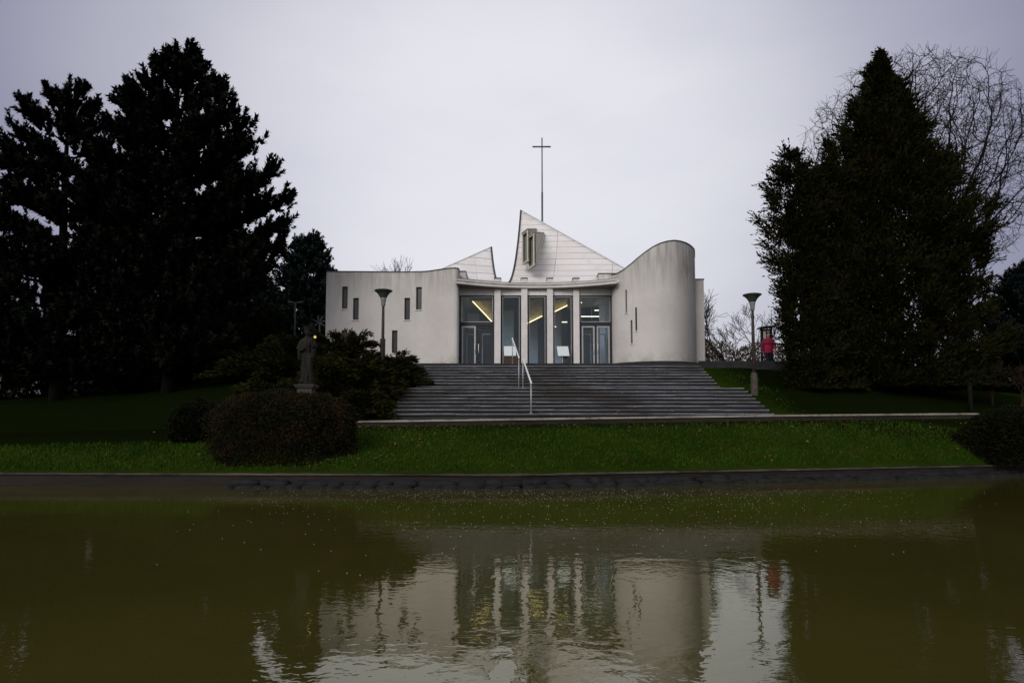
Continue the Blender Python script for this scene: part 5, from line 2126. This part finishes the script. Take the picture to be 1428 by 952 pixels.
for wx in (-1.35, 1.35):
    for wy in (-.80, .80):
        wb = MB().tube([(cxp.x + wx, 43 + wy - .1, cz + .32), (cxp.x + wx, 43 + wy + .1, cz + .32)], .32, 20).build('wheel', M['tyre'], car)
        sgn = -1 if wy < 0 else 1
        MB().tube([(cxp.x + wx, 43 + wy + sgn * .101, cz + .32), (cxp.x + wx, 43 + wy + sgn * .11, cz + .32)], .20, 16).build('rim', M['alu'], wb)
for y0 in (-.6, .6):
    MB().box(cxp.x + 2.08, cxp.x + 2.14, 43 + y0 - .16, 43 + y0 + .16, cz + .68, cz + .82).build('headlight', M['alu'], car)


# ------------------------------------------------------------------ world and light
w = bpy.data.worlds.new('World')
scene.world = w
w.use_nodes = True
nt = w.node_tree
bg = nt.nodes['Background']
SUN_EL, SUN_AZ = math.radians(26), math.radians(205)     # high, behind the camera and a little to the left
sky = nt.nodes.new('ShaderNodeTexSky')
sky.sky_type = 'NISHITA'
sky.sun_disc = False
sky.sun_elevation = SUN_EL
sky.sun_rotation = SUN_AZ
sky.dust_density = 4
tc = nt.nodes.new('ShaderNodeTexCoord')
dot = nnode(nt, 'ShaderNodeVectorMath', operation='DOT_PRODUCT')
nt.links.new(tc.outputs['Generated'], dot.inputs[0])
dv = Vector((.0, 1, .40)).normalized()
dot.inputs[1].default_value = dv
mr = nnode(nt, 'ShaderNodeMapRange')
mr.inputs[1].default_value = -1
mr.inputs[2].default_value = 1
nt.links.new(dot.outputs['Value'], mr.inputs[0])
cr = nt.nodes.new('ShaderNodeValToRGB')
el = cr.color_ramp.elements
stops = [(-1.0, (.72, .73, .76)), (0.0, (.54, .55, .60)), (.45, (.28, .28, .35)), (.70, (.26, .26, .345)), (.82, (.325, .325, .43)), (.90, (.51, .51, .60)),
         (.945, (.68, .685, .755)), (.98, (.79, .795, .86)), (1.0, (.83, .835, .89))]  # side falloff paints lens vignetting into the sky; rear lifted to light the facade
while len(el) < len(stops):
    el.new(.5)
for e, (c, v) in zip(el, stops):
    e.position = (c + 1) / 2
    e.color = (*v, 1)
nt.links.new(mr.outputs[0], cr.inputs[0])
mp = nnode(nt, 'ShaderNodeMapping')
mp.inputs['Scale'].default_value = (1, 1, 2.6)
nt.links.new(tc.outputs['Generated'], mp.inputs['Vector'])
cl = noise_tex(nt, 2.2, mp.outputs[0], 5, .5)
cloud = ramp(nt, cl, .3, .75, (.90, .90, .93), (1.07, 1.065, 1.04))
c = mixc(nt, 1.0, cr.outputs[0], cloud, 'MULTIPLY')
# keep a little of the clear-sky colour showing through the cloud deck
sc = nnode(nt, 'ShaderNodeVectorMath', operation='SCALE')
sc.inputs['Scale'].default_value = .10
nt.links.new(sky.outputs[0], sc.inputs[0])
sc2 = nnode(nt, 'ShaderNodeVectorMath', operation='SCALE')
sc2.inputs['Scale'].default_value = 10.0
c10 = mixc(nt, .06, c, sc.outputs[0])
nt.links.new(c10, sc2.inputs[0])
nt.links.new(sc2.outputs[0], bg.inputs[0])
bg.inputs[1].default_value = .10
sun_d = bpy.data.lights.new('sun', 'SUN')
sun_d.energy = 1.3
sun_d.angle = math.radians(25)
sun_d.color = (1, .96, .92)
sun = bpy.data.objects.new('sun', sun_d)
col.objects.link(sun)
dirv = Vector((math.sin(SUN_AZ) * math.cos(SUN_EL), math.cos(SUN_AZ) * math.cos(SUN_EL), math.sin(SUN_EL)))
sun.rotation_euler = dirv.to_track_quat('Z', 'Y').to_euler()
sun.location = dirv * 60

vs_ = scene.view_settings
vs_.view_transform = 'Standard'
vs_.look = 'None'
vs_.exposure = 0
vs_.gamma = 1
vs_.use_curve_mapping = False
scene.render.engine = 'CYCLES'
scene.cycles.max_bounces = 6
scene.cycles.transparent_max_bounces = 8
scene.cycles.caustics_reflective = False
scene.cycles.caustics_refractive = False
scene.cycles.use_denoising = True
